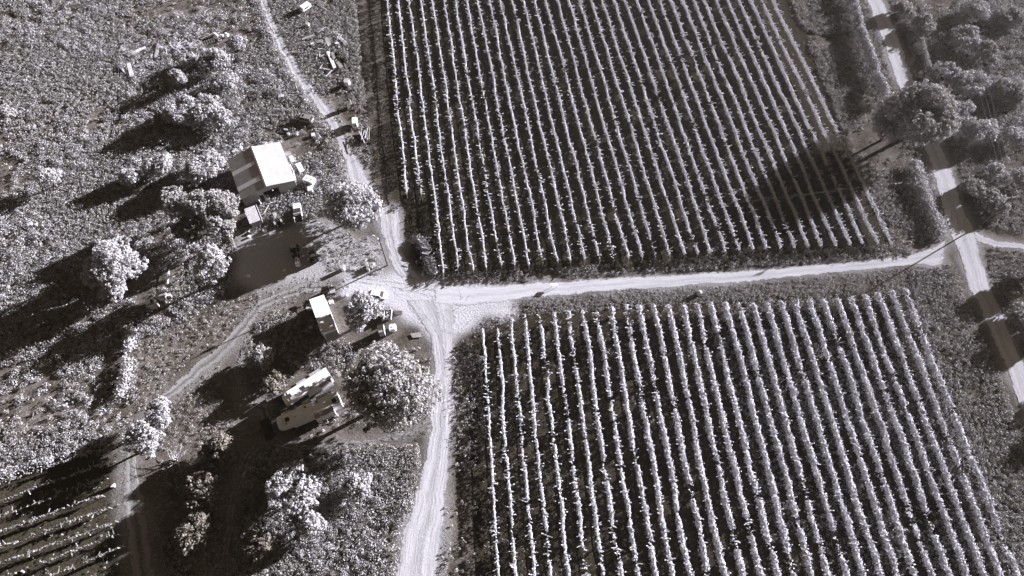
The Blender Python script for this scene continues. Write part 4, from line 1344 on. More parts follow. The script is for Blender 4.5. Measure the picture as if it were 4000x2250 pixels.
plank('bright plank at the lowest end of the junk strip', (1273, 298), (1297, 274), .24, .4)
plank('dark plank crossing above the bright plank', (1275, 284), (1304, 264), .55, .35, None, 'dark')
plank('pale plank pointing at the dark plank', (1253, 266), (1289, 272), .2, .4)
plank('pale plank standing near the chair frames', (1321, 165), (1325, 187), .25, .5)
for k in range(14):
    x, y = 1338 + rs.normal() * 8, 160 + rs.normal() * 9
    plank('pale rod in the loose bundle right of the chair frames', (x - 8, y - 6 - rs.random() * 6), (x + 8, y + 6 + rs.random() * 6), .1, .3, .6, 'palewood', 'rods of the loose bundle', 'rod', 'rod')
for k in range(12):
    x, y = 1247 + rs.normal() * 14, 232 + rs.normal() * 16
    an = rs.uniform(0, 3.1)
    plank('weathered scrap timber in the tangled pile beside the track', (x - 12 * math.cos(an), y - 9 * math.sin(an)), (x + 12 * math.cos(an), y + 9 * math.sin(an)), .2, .3, .6, 'wood' if k % 3 else 'dark', 'scrap timber of the tangled pile', 'timber', 'timber')
for k in range(9):
    x, y = 1258 + rs.normal() * 9, 166 + rs.normal() * 7
    an = rs.uniform(0, 3.1)
    plank('dull scrap board in the dark patch left of the propped panel', (x - 9 * math.cos(an), y - 7 * math.sin(an)), (x + 9 * math.cos(an), y + 7 * math.sin(an)), .2, .2, .4, 'wood', 'scrap boards in the dark patch', 'board', 'board')
crate('pale lump of rubble at the left end of the junk strip', 1220, 173, .9, .8, .6, 'stone', .4, 'rubble_lump', 'rubble')
crate('white bag beside the pale planks', 1314.5, 171, .7, .6, .5, 'white', .4, 'bag', 'bag')
ty0 = MB().lathe([(.2, -.1), (.34, -.12), (.38, -.06), (.38, .06), (.34, .12), (.2, .1)], 14, closed=True)
tme = None
for k in range(46):
    f = rs.random(); px = 1308 + 38 * f + rs.normal() * 5; py = 200 + 48 * (f * .55 + .45 * rs.random())
    layer = rs.integers(0, 3)
    c = P(px, py, .15 + .2 * layer)
    if tme is None:
        o = ty0.build('tyre', M['rubber'], None, c); tme = o
    else:
        o = tme.copy(); COL.objects.link(o); o.location = c
    o.rotation_euler = (rs.normal() * .35, rs.normal() * .35, 0)
    props(o, 'old black tyre in the dark heap at the vineyard edge', 'tyre', 'tyres of the dark heap')
drum('white tank with a square hatch near the vineyard edge', 1355, 322, .8, 1.3, name='tank', cat='tank')
c = P(1366, 420, 0)
pn = thing('leaning_panel', 'dark upright panel with one bright edge standing in weeds', 'panel', (c[0], c[1], 0), 1.2)
MB().beam((-.9, 0, .9), (.9, 0, .9), .1, 1.8).build('board', M['dark'], pn)
MB().box(.95, 0, .95, .1, .16, 1.9).build('edge_post', M['white'], pn)

# flat trailer stacked with pipes at the vineyard edge
c0, rz, ln = place((1426, 560), (1430, 497), .7)
pt = thing('flat_trailer', 'flat trailer stacked with pale pipes at the vineyard edge', 'trailer', c0, rz)
MB().box(0, 0, .6, 4.3, 1.7, .12).build('deck', M['dark'], pt)
for s in (-1, 1):
    MB().beam((-1.6, s * .95, 1.1), (2.0, s * .95, 1.15), .1, .1).build('side_rail', M['wood'], pt)
    tyre(pt, (-.3, s * .9, .33), .33, .2)
    for x in (-1.5, 0, 1.9):
        MB().box(x, s * .93, .85, .07, .07, .6).build('stake', M['grey'], pt)
pr = np.random.default_rng(8)
for k in range(16):
    y = pr.uniform(-.65, .65); z = pr.uniform(.72, 1.05); a_ = pr.normal() * .14; x = pr.uniform(-.2, .5); l = pr.uniform(1.0, 1.8)
    o = props(MB().tube((-l, -l * a_, 0), (l, l * a_, .06), .05, .05, 6).build('pipe', M['palewood'], None, (c0[0] + math.cos(rz) * x - math.sin(rz) * y, c0[1] + math.sin(rz) * x + math.cos(rz) * y, z), rz), 'pale pipe in the load on the flat trailer', 'pipe', 'pipes on the flat trailer')
plank('long pale post leaning on the flat trailer', (1404, 513), (1425, 559), .22, 1.2, 1.25, name='post', cat='post')

# small things in the weeds round the barn
slatted('white slatted frame half buried in weeds by the farm track', 1097, 374, .2, 1.3, 1.0, .6, 3, 'frame', 'frame', 'white')
crate('pale grey box left of the white barrels above the barn', 1117, 507, 1.1, .6, .5, 'midgrey', -.2)
for x, y, l in ((1126, 523, 'whitest barrel nearest the barn roof, lying in weeds'), (1158, 523, 'small pale barrel to the right of the whitest one')):
    drum(l, x, y, .34, .6)
crate('white bundle in weeds between barn and farm track', 1223, 527, .9, 1.0, .5, 'white', .3, 'bundle', 'bundle')
plank('grey bench plank in the shadow of the station wagon', (1121, 493), (1146, 509), .5, .4, None, 'grey', name='bench_plank', cat='plank')
for x, y, l in ((1035, 560.5, 'round white tub touching the rear corner of the barn roof'), (1058, 559, 'larger round white tub behind the barn roof')):
    drum(l, x, y, .42, .5, name='tub', cat='tub')
crate('small white box behind the grey barn slope', 942, 578, .6, .5, .5)
sheet('corrugated_sheet', 'pale ribbed sheet leaning behind the grey barn slope', 'metal sheet', [(905, 593), (921, 577), (933, 590), (917, 606)], .5, 'midgrey', .05, .1, None, 6)
sheet('corrugated_sheet', 'small ribbed awning on the lit side of the barn', 'metal sheet', [(1113, 594), (1133, 591), (1138, 604), (1117, 609)], 1.7, 'corr', .06, .05, None, 6)
sheet('white_panel', 'upper of the two white panels leaning beside the barn', 'panel', [(1128, 612), (1142, 608), (1151, 629), (1138, 634)], .9, 'white', .08, .1)
sheet('white_panel', 'lower and larger white panel lying beside the barn', 'panel', [(1154, 643), (1174, 635), (1189, 665), (1172, 674)], .7, 'white', .1, .1)
plank('narrow pale board stack behind the upper white panel', (1143, 610), (1156, 632), .45, .5, None, 'midgrey', name='board_stack', cat='boards')
for a_, b_, l in (((1131, 640), (1148, 672), 'upper white gutter length along the barn eave'), ((1146, 672), (1156, 702), 'lower white gutter length along the barn eave')):
    plank(l, a_, b_, .22, .6, .6, 'white', name='gutter', cat='gutter')
crate('white chest standing in the dark barn doorway', 1044, 772, 1.1, 1.3, .9, 'whitemetal', .44, 'chest', 'chest')
crate('white square box on the shaded dirt below the tractor', 1034, 901, .75, .75, .7, 'white', .3)
for x, y, r, l in ((1075, 871, .25, 'smaller white bucket beside the tractor wheel'), (1079, 881, .3, 'larger white bucket beside the tractor wheel'), (1049, 913, .25, 'grey white bucket right of the square box'), (973, 924, .3, 'white bucket on the dirt near the long fallen pole'), (1166, 866, .32, 'white bucket at the tail of the old pickup'), (1147, 849, .3, 'white bucket in the bed side of the old pickup')):
    drum(l, x, y, r, .45, name='bucket', cat='bucket', lid=False)
for x, y, l in ((901, 984, 'upper of the two metal rings by the shaded tree'), (903, 1003, 'lower of the two metal rings by the shaded tree')):
    c = P(x, y, .1)
    props(MB().lathe([(.38, -.08), (.5, -.1), (.52, .1), (.4, .1)], 18, closed=True).build('metal_ring', M['wood'], None, c), l, 'metal ring')
c = P(988, 901, .3)
tb = MB().loft([[(1.0 * k * math.cos(t), .5 * k * math.sin(t), z) for t in np.linspace(0, 2 * np.pi, 16, endpoint=False)] for k, z in ((.8, 0), (1, .5), (.93, .5), (.75, .12))])
props(tb.build('trough', M['grey'], None, (c[0], c[1], 0), .35), 'oval metal trough below the lean-to shed', 'trough')
plank('long fallen pole dividing the shaded yard', (904, 922), (938, 1018), .24, .35, None, 'wood', name='pole', cat='pole')
plank('pale timber running from the tree to the fallen pole', (858, 962), (901, 943), .4, .3, None, 'wood', name='timber', cat='timber')
plank('thin rail from the fallen pole toward the trough', (916, 936), (968, 903), .1, .4, None, 'wood', name='rail', cat='rail')
slatted('small ladder frame beside the white cloth', 925, 911, .4, 1.4, .9, .4, 4, 'ladder_frame', 'frame', 'wood')
sheet('cloth', 'white cloth draped under the edge of the trees left of the shed', 'cloth', [(908, 890), (920, 886), (927, 900), (914, 903)], .9, 'white', .05, .1)
crate('pale bucket pair at the end of the yard path', 970, 1078.5, .7, .4, .4, 'white', 0, 'bucket_pair', 'buckets')
crate('white litter pile in the crown shade of the yard tree', 825, 1043, 1.1, .8, .6, 'white', .6, 'sack', 'sack')
for a_, b_ in (((1032, 830), (1050, 800)), ((1042, 845), (1052, 858)), ((1060, 790), (1098, 788)), ((1050, 796), (1078, 786))):
    plank('pale rod lying in the scrap weeds between shed and tractor', a_, b_, .16, .4, .5, 'palewood', 'rods between shed and tractor', 'rod', 'rod')

# junction side: tank, pallets, barrels
drum('round white tank casting a long shadow by the yard entrance', 1338.5, 1047, .5, 1.25, name='tank', cat='tank')
slatted('low slatted pallet between the round tank and the barrels', 1378.5, 1046, .15, 1.3, .95, .25, 5)
plank('upper pale plank beside the barrels', (1411, 1043), (1434, 1038), .2, .4)
plank('lower pale plank beside the barrels', (1422, 1049), (1436, 1043), .2, .4)
for x, y, m_, l in ((1436, 1040, 'white', 'white topped barrel, first from the planks'), (1438, 1052, 'wood', 'dull barrel in front of the white topped one'), (1446, 1034, 'grey', 'grey barrel at the back of the cluster'), (1457, 1032, 'white', 'bright barrel with dark shade, farthest from the planks'), (1450, 1044, 'grey', 'dark grey barrel in the middle of the cluster')):
    drum(l, x, y, .34, .9, m_, 'barrel', 'barrel')
for x, y, r, l in ((1339, 1152, .45, 'larger white drum between utility vehicle and tree'), (1352, 1152, .3, 'smaller white drum between utility vehicle and tree'), (1201, 1205, .3, 'left white bucket of the pair beside the storage building'), (1209, 1206, .25, 'right white bucket of the pair beside the storage building')):
    drum(l, x, y, r, .6)
crate('pale stone heap behind the storage building', 1294, 1180, 1.0, .8, .5, 'stone', .3, 'stone_heap', 'stones')
crate('scrap lump in the dark grass left of the storage building', 1213, 1279, .7, .6, .35, 'stone', .2, 'scrap_lump', 'scrap')
sheet('ground_mat', 'grey rectangular mat on the bright dirt by the big tree', 'mat', [(1602, 1303), (1645, 1297), (1648, 1316), (1612, 1320)], .05, 'grey', .03)
sheet('ground_mat', 'dark soil mat on the bright dirt beside the junk trailer', 'mat', [(1537, 1212), (1572, 1214), (1573, 1227), (1545, 1230)], .05, 'darkwood', .03)
slatted('upper white slatted bench in the lone bush at the vineyard corner', 1661, 966, -.3, 1.4, .8, .9, 4, 'bench', 'bench', 'white', True, True)
slatted('lower white slatted bench in the lone bush at the vineyard corner', 1663, 987, -.3, 1.4, .9, .9, 4, 'bench', 'bench', 'white', True, True)
drum('tiny white can at the foot of a vine row', 1784, 1037, .18, .5, name='can', cat='can')

# trailer side things
drum('small round white drum in shade between storage building and trailers', 1205.5, 1397, .3, .7)
sheet('panel', 'grey square panel lying in shade near the round drum', 'panel', [(1143, 1417), (1156, 1405), (1188, 1432), (1175, 1446)], .4, 'grey', .08)
crate('small white crate beside the long trailer', 1313, 1623, .75, .6, .5, 'midgrey', .3)
crate('white box with flapping paper under the big tree', 1479, 1647, .9, .8, .6, 'white', .4)
sheet('panel', 'narrow grey panel behind the shorter trailer', 'panel', [(1315, 1453), (1328, 1449), (1335, 1466), (1322, 1472)], .6, 'grey', .06)
plank('white bleached pole at the hut path', (661, 1050), (655, 1108), .3, .6, None, 'white', name='pole', cat='pole')
plank('thin pale pole lying in the far left weeds', (35, 1014), (85, 1006), .16, .4, None, 'wood', name='pole', cat='pole')
plank('short pale stick lying in the left weeds above the poles', (173, 904), (208, 880), .12, .4, None, 'wood', name='stick', cat='stick')
crate('larger white scrap in the left weeds', 117, 877, .9, 1.0, .5, 'white', .3, 'scrap', 'scrap')
crate('smaller white scrap in the left weeds', 143, 879, .5, .6, .5, 'white', .3, 'scrap', 'scrap')
crate('white beehive box at the end of the corner vineyard', 441, 1897, .6, .7, .6, 'white', .3, 'hive', 'box')
crate('white scrap sheet at the weedy top of the corner vineyard', 306, 1769, 1.2, .5, .3, 'white', .3, 'scrap_sheet', 'scrap')
crate('tiny white chip at the bottom of the corner vineyard', 88, 2232, .7, .3, .2, 'white', -.5, 'chip', 'scrap')
c = P(434, 1529, .4)
props(MB().lathe([(.52, -.25), (.75, -.28), (.85, -.1), (.85, .1), (.75, .28), (.52, .25)], 20, closed=True).build('old_tyre', M['rubber'], None, c), 'big tractor tyre lying in the bright weed strip', 'tyre')
c = P(2732, 1145, .3)
props(MB().lathe([(.55, 0), (.6, .3), (.5, .9), (.1, 1.0)], 9).build('straw_bale', M['wood'], None, (c[0], c[1], 0)), 'small round bale on the mown strip below the road', 'bale')

# white board sign on two legs on the road
c = P(2164, 1121, 0)
sg = thing('road_sign', 'white board sign on two legs standing alone on the bright road', 'sign', (c[0], c[1], 0), -.05)
MB().hexa([(-.75, -.28, 1.14), (.75, -.28, 1.14), (.75, .34, .86), (-.75, .34, .86)], [(-.75, -.26, 1.2), (.75, -.26, 1.2), (.75, .36, .92), (-.75, .36, .92)]).build('board', M['white'], sg)
for s in (-1, 1):
    MB().beam((s * .5, -.1, 0), (s * .5, 0, 1.0), .07, .07).build('leg', M['grey'], sg)

# ------------------------------------------------------------------ trees and shrubs
T = [
 # label, px, py, r px, height, material
 ('huge round tree overhanging the straight road', 3590, 455, 150, 14.5, 'leaf', dict(zb=.1, dens=1.0)),
 ('dull companion tree on the vineyard side of the huge round tree', 3475, 500, 80, 8.0, 'leaf', {}),
 ('huge spreading tree shading the travel trailers', 1520, 1505, 190, 13.5, 'leaf', dict(zb=.14, dens=.75)),
 ('mid sized tree between the storage building and the junk trailer', 1412, 1215, 82, 9.5, 'leaf_bright', {}),
 ('round bright tree between the barn and the pale link track', 1370, 812, 118, 8.5, 'leaf_bright', {}),
 ('dark leafy tree nearest the barn shed', 868, 812, 78, 12, 'leaf', {}),
 ('dark tree in the middle of the clump below the barn', 770, 815, 82, 12, 'leaf', {}),
 ('dark tree at the weedy end of the clump below the barn', 680, 800, 66, 10.5, 'leaf', {}),
 ('low dark tree on the under side of the clump below the barn', 865, 895, 62, 9.5, 'leaf', {}),
 ('gappy dark tree between the clump and the hut path', 740, 895, 60, 8, 'leaf_shade', {}),
 ('rounded tree overhanging the metal rings in the yard', 835, 1035, 84, 11.5, 'leaf_bright', {}),
 ('broad bright tree with split crown above the two huts', 440, 1030, 116, 13, 'leaf_bright', {}),
 ('lower bright limb tree beside the split crown tree', 440, 1140, 62, 6, 'leaf_bright', {}),
 ('small very pale tree alone in the left weeds', 190, 700, 46, 5.5, 'leaf_bright', {}),
 ('pale bush tree right under the scattered boards', 738, 240, 36, 3.4, 'leaf_bright', {}),
 ('tall pale tree below the dark rack and white rolls', 835, 240, 64, 5.0, 'leaf_bright', {}),
 ('small round tree standing in dark shade below the boards', 695, 306, 40, 5.0, 'leaf_bright', {}),
 ('pale round bush tree beside the white rolls', 925, 165, 40, 4.2, 'leaf_bright', {}),
 ('spreading pale tree along the upper weeds below the tall pale tree', 880, 318, 58, 4.0, 'leaf_bright', {}),
 ('wide shrubby tree at the dark hollow above the barn', 705, 440, 74, 4.6, 'leaf_bright', {}),
 ('wide shrubby tree nearer to the barn in the same thicket', 800, 425, 76, 4.4, 'leaf_bright', {}),
 ('low shrubby tree ending the thicket toward the wagon', 870, 470, 50, 4.0, 'leaf_bright', {}),
 ('pale tree touching the grey side of the barn', 805, 660, 88, 5.0, 'leaf_bright', {}),
 ('tall thin pale tree left of the barn-side tree', 620, 645, 58, 4.4, 'leaf_bright', {}),
 ('low pale tree beside the dark pit in the left weeds', 510, 690, 46, 4.2, 'leaf_bright', {}),
 ('round grey tree cut by the left edge of the picture', 12, 450, 44, 5.0, 'leaf', {}),
 ('brilliant white leaved tree where the tracks fork', 640, 1610, 66, 7.0, 'leaf_bright', {}),
 ('brilliant white leaved tree just below the fork tree', 560, 1720, 80, 7.0, 'leaf_bright', {}),
 ('bright tree with dark flank near the bottom shrubs', 1150, 1905, 104, 8.5, 'leaf_bright', {}),
 ('low bright spill of branches below the flanked tree', 1215, 2050, 62, 5.0, 'leaf_bright', {}),
 ('round bright bush tree in the lower weeds', 1400, 1895, 60, 4.0, 'leaf_bright', {}),
 ('dark tree in deep shade beside the shaded path, topmost', 850, 1770, 78, 4.5, 'leaf_shade', {}),
 ('dark tree in deep shade in the middle of the path thicket', 790, 1920, 88, 5.0, 'leaf_shade', {}),
 ('dark tree in deep shade at the bottom of the path thicket', 760, 2080, 80, 4.5, 'leaf_shade', {}),
 ('dark tree in deep shade between path and flanked tree', 1010, 1950, 62, 4.0, 'leaf_shade', {}),
 ('dark tree in deep shade at the lower frame edge beyond the path', 1010, 2130, 70, 4.0, 'leaf_shade', {}),
 ('bushy tree leaning on the storage yard weeds', 1010, 1400, 52, 3.6, 'leaf', {}),
 ('dark bushy tree in the weeds above the shorter trailer', 1070, 1490, 50, 3.4, 'leaf_shade', {}),
 ('tree at the far top beyond the straight road, smallest crown', 3520, 28, 42, 6, 'leaf', {}),
 ('tree with trailing branch just beyond the straight road', 3612, 95, 48, 6, 'leaf', {}),
 ('bright tree at the very top beyond the straight road', 3815, 35, 58, 7, 'leaf_bright', {}),
 ('bright twin topped tree high on the right side', 3770, 150, 62, 7.5, 'leaf_bright', {}),
 ('loose tree behind the twin topped tree', 3850, 200, 55, 6.5, 'leaf', {}),
 ('pale fluffy tree level with the top of the huge round tree', 3690, 285, 55, 6.5, 'leaf_bright', {}),
 ('largest pale tree behind the huge round tree', 3790, 330, 80, 8, 'leaf_bright', {}),
 ('small bright tree behind the huge round tree', 3755, 415, 46, 6, 'leaf_bright', {}),
 ('dull spreading tree at the right picture edge, upper', 3930, 350, 80, 6.5, 'leaf', {}),
 ('pale crown crossed by wires beyond the huge round tree', 3830, 510, 76, 8, 'leaf_bright', {}),
 ('pale small crown at the right edge beside the wire-crossed one', 3960, 530, 48, 6.5, 'leaf_bright', {}),
 ('bright slim tree crossed by wires above the wide crossarm', 3893, 672, 44, 7, 'leaf_bright', {}),
 ('bright tree cut by the right edge above the wide crossarm', 3990, 690, 50, 6.5, 'leaf_bright', {}),
 ('low shrubby tree beside the straight road above the junction', 3800, 740, 52, 3.6, 'leaf', {}),
 ('low dull tree at the foot of the wide crossarm pole', 3880, 790, 60, 3.6, 'leaf', {}),
 ('dark shaded shrub tree at the right side below the side road', 3935, 1125, 58, 4.0, 'leaf_shade', {}),
 ('pale shrub tree at the right edge below the dark shrub', 3985, 1230, 60, 4.0, 'leaf', {}),
 ('pale upper right corner tree', 3945, 60, 60, 6, 'leaf', {}),
]
for l, x, y, r, h, m_, kw in T:
    if x > 3500 and h < 12 and y != 455:
        h = max(2.4, h * .5)
    tree(l, x, y, r, h, m=m_, **kw)
# trees standing just east of the view, whose shade crosses the straight road
for k, (x, y, R_, h) in enumerate(((*(P(3850, 1185)[:2] + 25 * np.array([.866, .5])), 3.6, 9.5), (*(P(3905, 1385)[:2] + 27 * np.array([.866, .5])), 4.0, 10.0), (*(P(3960, 1800)[:2] + 22 * np.array([.866, .5])), 3.0, 7.0), (*(P(3820, 1760)[:2] + 40 * np.array([.866, .5])), 3.5, 8.5))):
    tree('tall tree just off the right side shading the straight road', 0, 0, 0, h, world_xy=(x, y), R=R_, seed=60 + k, group='trees shading the straight road')

# dead bush with bare branches
c = P(680, 1790, 1.2)
db = thing('dead_bush', 'bare bleached branching bush below the brilliant white trees', 'bush', (c[0], c[1], 0))
m_ = MB(); rb = np.random.default_rng(3)
for k in range(16):
    p = Vector((0, 0, 0)); d_ = Vector((rb.normal() * .9, rb.normal() * .9, .75)).normalized()
    for j in range(5):
        q = p + d_ * .62
        m_.tube(p, q, .085 - .013 * j, .075 - .013 * j, 5)
        if j > 1:
            m_.tube(q, q + Vector((rb.normal() * .5, rb.normal() * .5, .15)), .035, .015, 4)
        p = q; d_ = (d_ + Vector((rb.normal() * .4, rb.normal() * .4, rb.normal() * .2 - .08))).normalized()
m_.build('branches', M['deadwood'], db)

# hedges along the straight road and the lone bush at the vineyard corner
def hedge(label, pts, w, h, m, seed, dens=60, name='hedge', cat='hedge'):
    rg = np.random.default_rng(seed)
    L = resample(P2(pts, 0.0), .4)
    c = L.mean(0)
    root = thing(name, label, cat, (c[0], c[1], 0))
    n_ = int(len(L) * .4 * dens * 2.6)
    i_ = rg.integers(0, len(L), n_)
    g = fbm(L[i_, 0], L[i_, 1], 3.0, seed, 3)
    k_ = rg.random(n_) < np.clip((g - .18) * 5, 0, 1)
    i_, g = i_[k_], g[k_]
    off = rg.normal(size=len(i_)) * w * .32
    x = L[i_, 0] + off + rg.normal(size=len(i_)) * .2 - c[0]; y = L[i_, 1] + rg.normal(size=len(i_)) * .35 - c[1]
    z = h * (.35 + .65 * np.sqrt(rg.random(len(i_)))) * (.55 + .9 * g) * np.clip(1.1 - (off / w) ** 2 * 1.2, .3, 1.1)
    Nn = np.stack([off / w * 2, rg.normal(size=len(off)) * .5, np.full(len(off), .5)], -1) + rg.normal(size=(len(off), 3)) * .5
    V_, F_ = leaf_quads(np.stack([x, y, z], -1), Nn, .17 * (.6 + .8 * rg.random(len(x))), rg)
    link_mesh('foliage', np_mesh('foliage', V_, F_), M[m], root)
    b = MB()
    for p in L[::6]:
        b.tube((p[0] - c[0], p[1] - c[1], -.25), (p[0] - c[0] + .1, p[1] - c[1], h * .6), .06, .03, 4)
    b.build('stems', M['bark'], root)


hedge('ragged hedge on the vineyard side of the straight road', [(3300, -60), (3330, 40), (3355, 140), (3385, 230), (3415, 310), (3450, 400)], 2.0, 2.6, 'leaf_bright', 71, 110)
hedge('thin hedge strip on the far side of the straight road', [(3530, 40), (3565, 90), (3590, 170), (3618, 270), (3640, 330)], 1.2, 1.5, 'leaf', 72, 60)
hedge('bushy strip between the huge round tree and the road junction', [(3560, 640), (3580, 720), (3610, 800), (3650, 880), (3660, 930)], 3.2, 1.5, 'leaf_bright', 73, 110)
hedge('lone oblong bush with slatted benches at the vineyard corner', [(1640, 935), (1652, 960), (1665, 1000), (1680, 1040), (1690, 1070)], 2.2, 1.1, 'leaf_bright', 74, 120, 'bush', 'bush')
hedge('bright weedy hedge strip along the bend of the valley track', [(520, 1290), (508, 1350), (500, 1420), (490, 1500), (470, 1550)], 1.8, 1.4, 'leaf_bright', 75, 80)
hedge('bright weed bank topping the corner vineyard', [(-20, 1870), (60, 1840), (150, 1815), (240, 1785), (330, 1755)], 1.6, .9, 'leaf_bright', 76, 80, 'weed_bank', 'weed bank')

# ------------------------------------------------------------------ weeds and grass that nobody could count
BLOCK = [p for p in ROADS.values()]
for q, z in (([(886, 625), (1093, 554), (1160, 715), (950, 800)], 0), ([(955, 815), (1000, 800), (1022, 868), (978, 885)], 0), ([(1205, 1166), (1266, 1152), (1318, 1310), (1262, 1325)], 0),
             ([(1060, 1640), (1320, 1530), (1345, 1600), (1110, 1700)], 0), ([(1100, 1550), (1280, 1440), (1300, 1490), (1120, 1600)], 0), ([(1015, 1635), (1050, 1625), (1085, 1715), (1045, 1730)], 0)):
    BLOCK.append(P2(q, z))


def scatter(name, label, cat, poly, density, r, h, leaf, k, m, seed, lo=.35, scale=4.0, block=True, flat=0.0, soft=5.0):
    rg = np.random.default_rng(seed)
    poly = D2(poly)
    mn, mxx = poly.min(0), poly.max(0)
    n_ = int((mxx - mn).prod() * density)
    x = mn[0] + rg.random(n_) * (mxx[0] - mn[0]); y = mn[1] + rg.random(n_) * (mxx[1] - mn[1])
    keep = inside(x, y, poly)
    g = .5 * fbm(x, y, scale, seed, 4) + .35 * fbm(x, y, scale * .3, seed + 3, 2) + .15 + 1.0 * (fbm(x, y, 15, seed + 7, 3) - .5) - .045
    keep &= rg.random(n_) < np.clip((g - lo) * soft, .03, 1)
    x, y, g = x[keep], y[keep], g[keep]
    if block:
        ok_ = np.ones(len(x), bool)
        jx, jy = x + rg.normal(size=len(x)) * .55, y + rg.normal(size=len(x)) * .55
        for b in BLOCK:
            ok_ &= ~inside(jx, jy, b)
        x, y, g = x[ok_], y[ok_], g[ok_]
    f = .55 + .9 * rg.random(len(x)) ** 2 + .5 * (g - .4)
    V_, F_ = clumps(x, y, r * f, h * f, int(k * 1.7), leaf * .68 * (.8 + .4 * rg.random(len(x))), rg, flat)
    o_ = link_mesh(name, np_mesh(name, V_, F_), M[m])
    return props(o_, label, cat, None, 'stuff')


scatter('weeds', 'patchy tall weeds over the whole left field', 'weeds', [(-60, -60), (655, -60), (700, 120), (760, 225), (835, 310), (880, 400), (850, 440), (820, 500), (700, 570), (600, 590), (580, 720), (480, 800), (330, 860), (-60, 930)], 5.0, .42, .55, .15, 10, 'weed', 1, .42, 2.6, soft=9)
scatter('weeds', 'dense pale weeds between farm track and vineyard lane', 'weeds', [(665, -60), (890, -60), (912, 200), (940, 410), (905, 440), (860, 380), (760, 210), (700, 100)], 5.5, .40, .45, .14, 10, 'weed', 2, .25)
scatter('weeds', 'weeds round the lower side of the barn', 'weeds', [(720, 400), (870, 380), (900, 440), (930, 480), (860, 500), (820, 540), (760, 560), (700, 580), (680, 560), (740, 500)], 4.5, .45, .55, .15, 10, 'weed', 3, .3)
scatter('weeds', 'speckled bright weeds in the lower left field', 'weeds', [(-60, 930), (340, 850), (345, 1000), (310, 1140), (240, 1135), (-60, 1235)], 5.5, .42, .6, .15, 10, 'weed', 4, .47, 2.2, soft=11)
scatter('weeds', 'low sparse weeds on the slope beside the valley track', 'weeds', [(345, 850), (600, 740), (840, 700), (820, 740), (640, 780), (560, 900), (560, 1040), (640, 1090), (420, 1180), (330, 1000)], 2.2, .32, .25, .12, 8, 'weed', 5, .38)
scatter('weeds', 'weeds in the shade round the storage building and trailers', 'weeds', [(640, 800), (700, 780), (780, 790), (860, 850), (900, 900), (840, 940), (760, 925), (700, 1000), (640, 980), (610, 880)], 3.0, .45, .55, .15, 10, 'weed', 6, .35)
scatter('weeds', 'shaded undergrowth under the big tree', 'weeds', [(860, 850), (1080, 870), (1095, 1000), (1080, 1090), (920, 1100), (800, 1110), (700, 1090), (720, 1075), (860, 1040), (840, 940)], 2.2, .45, .5, .16, 9, 'weed', 7, .36)
scatter('weeds', 'speckled bright weeds and dark gaps in the bottom field', 'weeds', [(620, 1130), (680, 1120), (1050, 1120), (1060, 1180), (1000, 1449), (980, 1560), (560, 1560), (580, 1300)], 6.0, .44, .65, .15, 11, 'weed', 8, .46, 2.2, soft=11)
scatter('weeds', 'dark undergrowth between the shaded tracks', 'weeds', [(400, 1180), (620, 1130), (580, 1300), (560, 1560), (380, 1560)], 2.4, .5, .6, .16, 9, 'weed', 9, .36)
scatter('weeds', 'pale weeds between the upper vineyard and the straight road', 'weeds', [(1965, -60), (2170, -60), (2260, 250), (2350, 420), (2390, 580), (2300, 630), (2250, 625), (2110, 310)], 4.5, .40, .40, .15, 9, 'weed', 10, .28)
scatter('weeds', 'undergrowth among the trees beyond the straight road', 'weeds', [(2210, -60), (2660, -60), (2660, 600), (2480, 570), (2420, 440), (2330, 230)], 2.8, .50, .45, .16, 9, 'weed', 11, .42, 3.0, soft=8)
scatter('weeds', 'weed fringe along the lower ends of the upper vine rows', 'weeds', [(1090, 690), (1500, 668), (1900, 640), (2260, 615), (2300, 630), (2280, 650), (1800, 676), (1400, 704), (1120, 716)], 5.5, .40, .5, .14, 10, 'weed', 12, .30, 2.5)
scatter('grass', 'mown grass strip between the road and the lower vineyard', 'grass', [(1180, 780), (1300, 755), (1450, 735), (1900, 712), (2280, 672), (2390, 665), (2330, 720), (2280, 742), (1800, 760), (1300, 795), (1190, 850)], 9.0, .22, .14, .10, 6, 'grass', 13, .22, 3.0)
scatter('weeds', 'weeds between the lower vineyard and the straight road', 'weeds', [(2285, 690), (2400, 665), (2430, 760), (2520, 960), (2640, 1260), (2640, 1560), (2600, 1560), (2440, 1140), (2330, 860)], 4.5, .44, .6, .15, 10, 'weed', 14, .30)
scatter('weeds', 'short weeds on the ground right of the straight road', 'weeds', [(2480, 620), (2660, 640), (2660, 1000), (2560, 860), (2500, 720)], 5.0, .38, .35, .14, 9, 'weed', 15, .25)
scatter('weeds', 'weeds growing between the right-hand rows of the lower vineyard', 'weeds', [(1760, 765), (2290, 740), (2420, 1000), (2640, 1560), (1980, 1560), (1900, 1200)], 3.6, .42, .75, .15, 9, 'weed', 16, .36, 3.5, False)
scatter('weeds', 'sparse low weeds between the left-hand rows of the lower vineyard', 'weeds', [(1210, 800), (1760, 765), (1900, 1200), (1980, 1560), (1210, 1560)], 1.0, .32, .22, .12, 7, 'weed', 17, .42, 3.0, False)
scatter('weeds', 'weedy margin between the pale track and the lower vineyard', 'weeds', [(1140, 870), (1180, 850), (1215, 900), (1225, 1560), (1080, 1560), (1110, 1300), (1140, 1100)], 3.0, .42, .55, .15, 10, 'weed', 18, .38, 3.0)
scatter('weeds', 'tufts scattered over the yard and its sunny edge', 'weeds', [(800, 560), (900, 590), (960, 600), (965, 690), (860, 690), (780, 660)], 3.0, .34, .35, .13, 8, 'weed', 19, .42, 3.0, False)
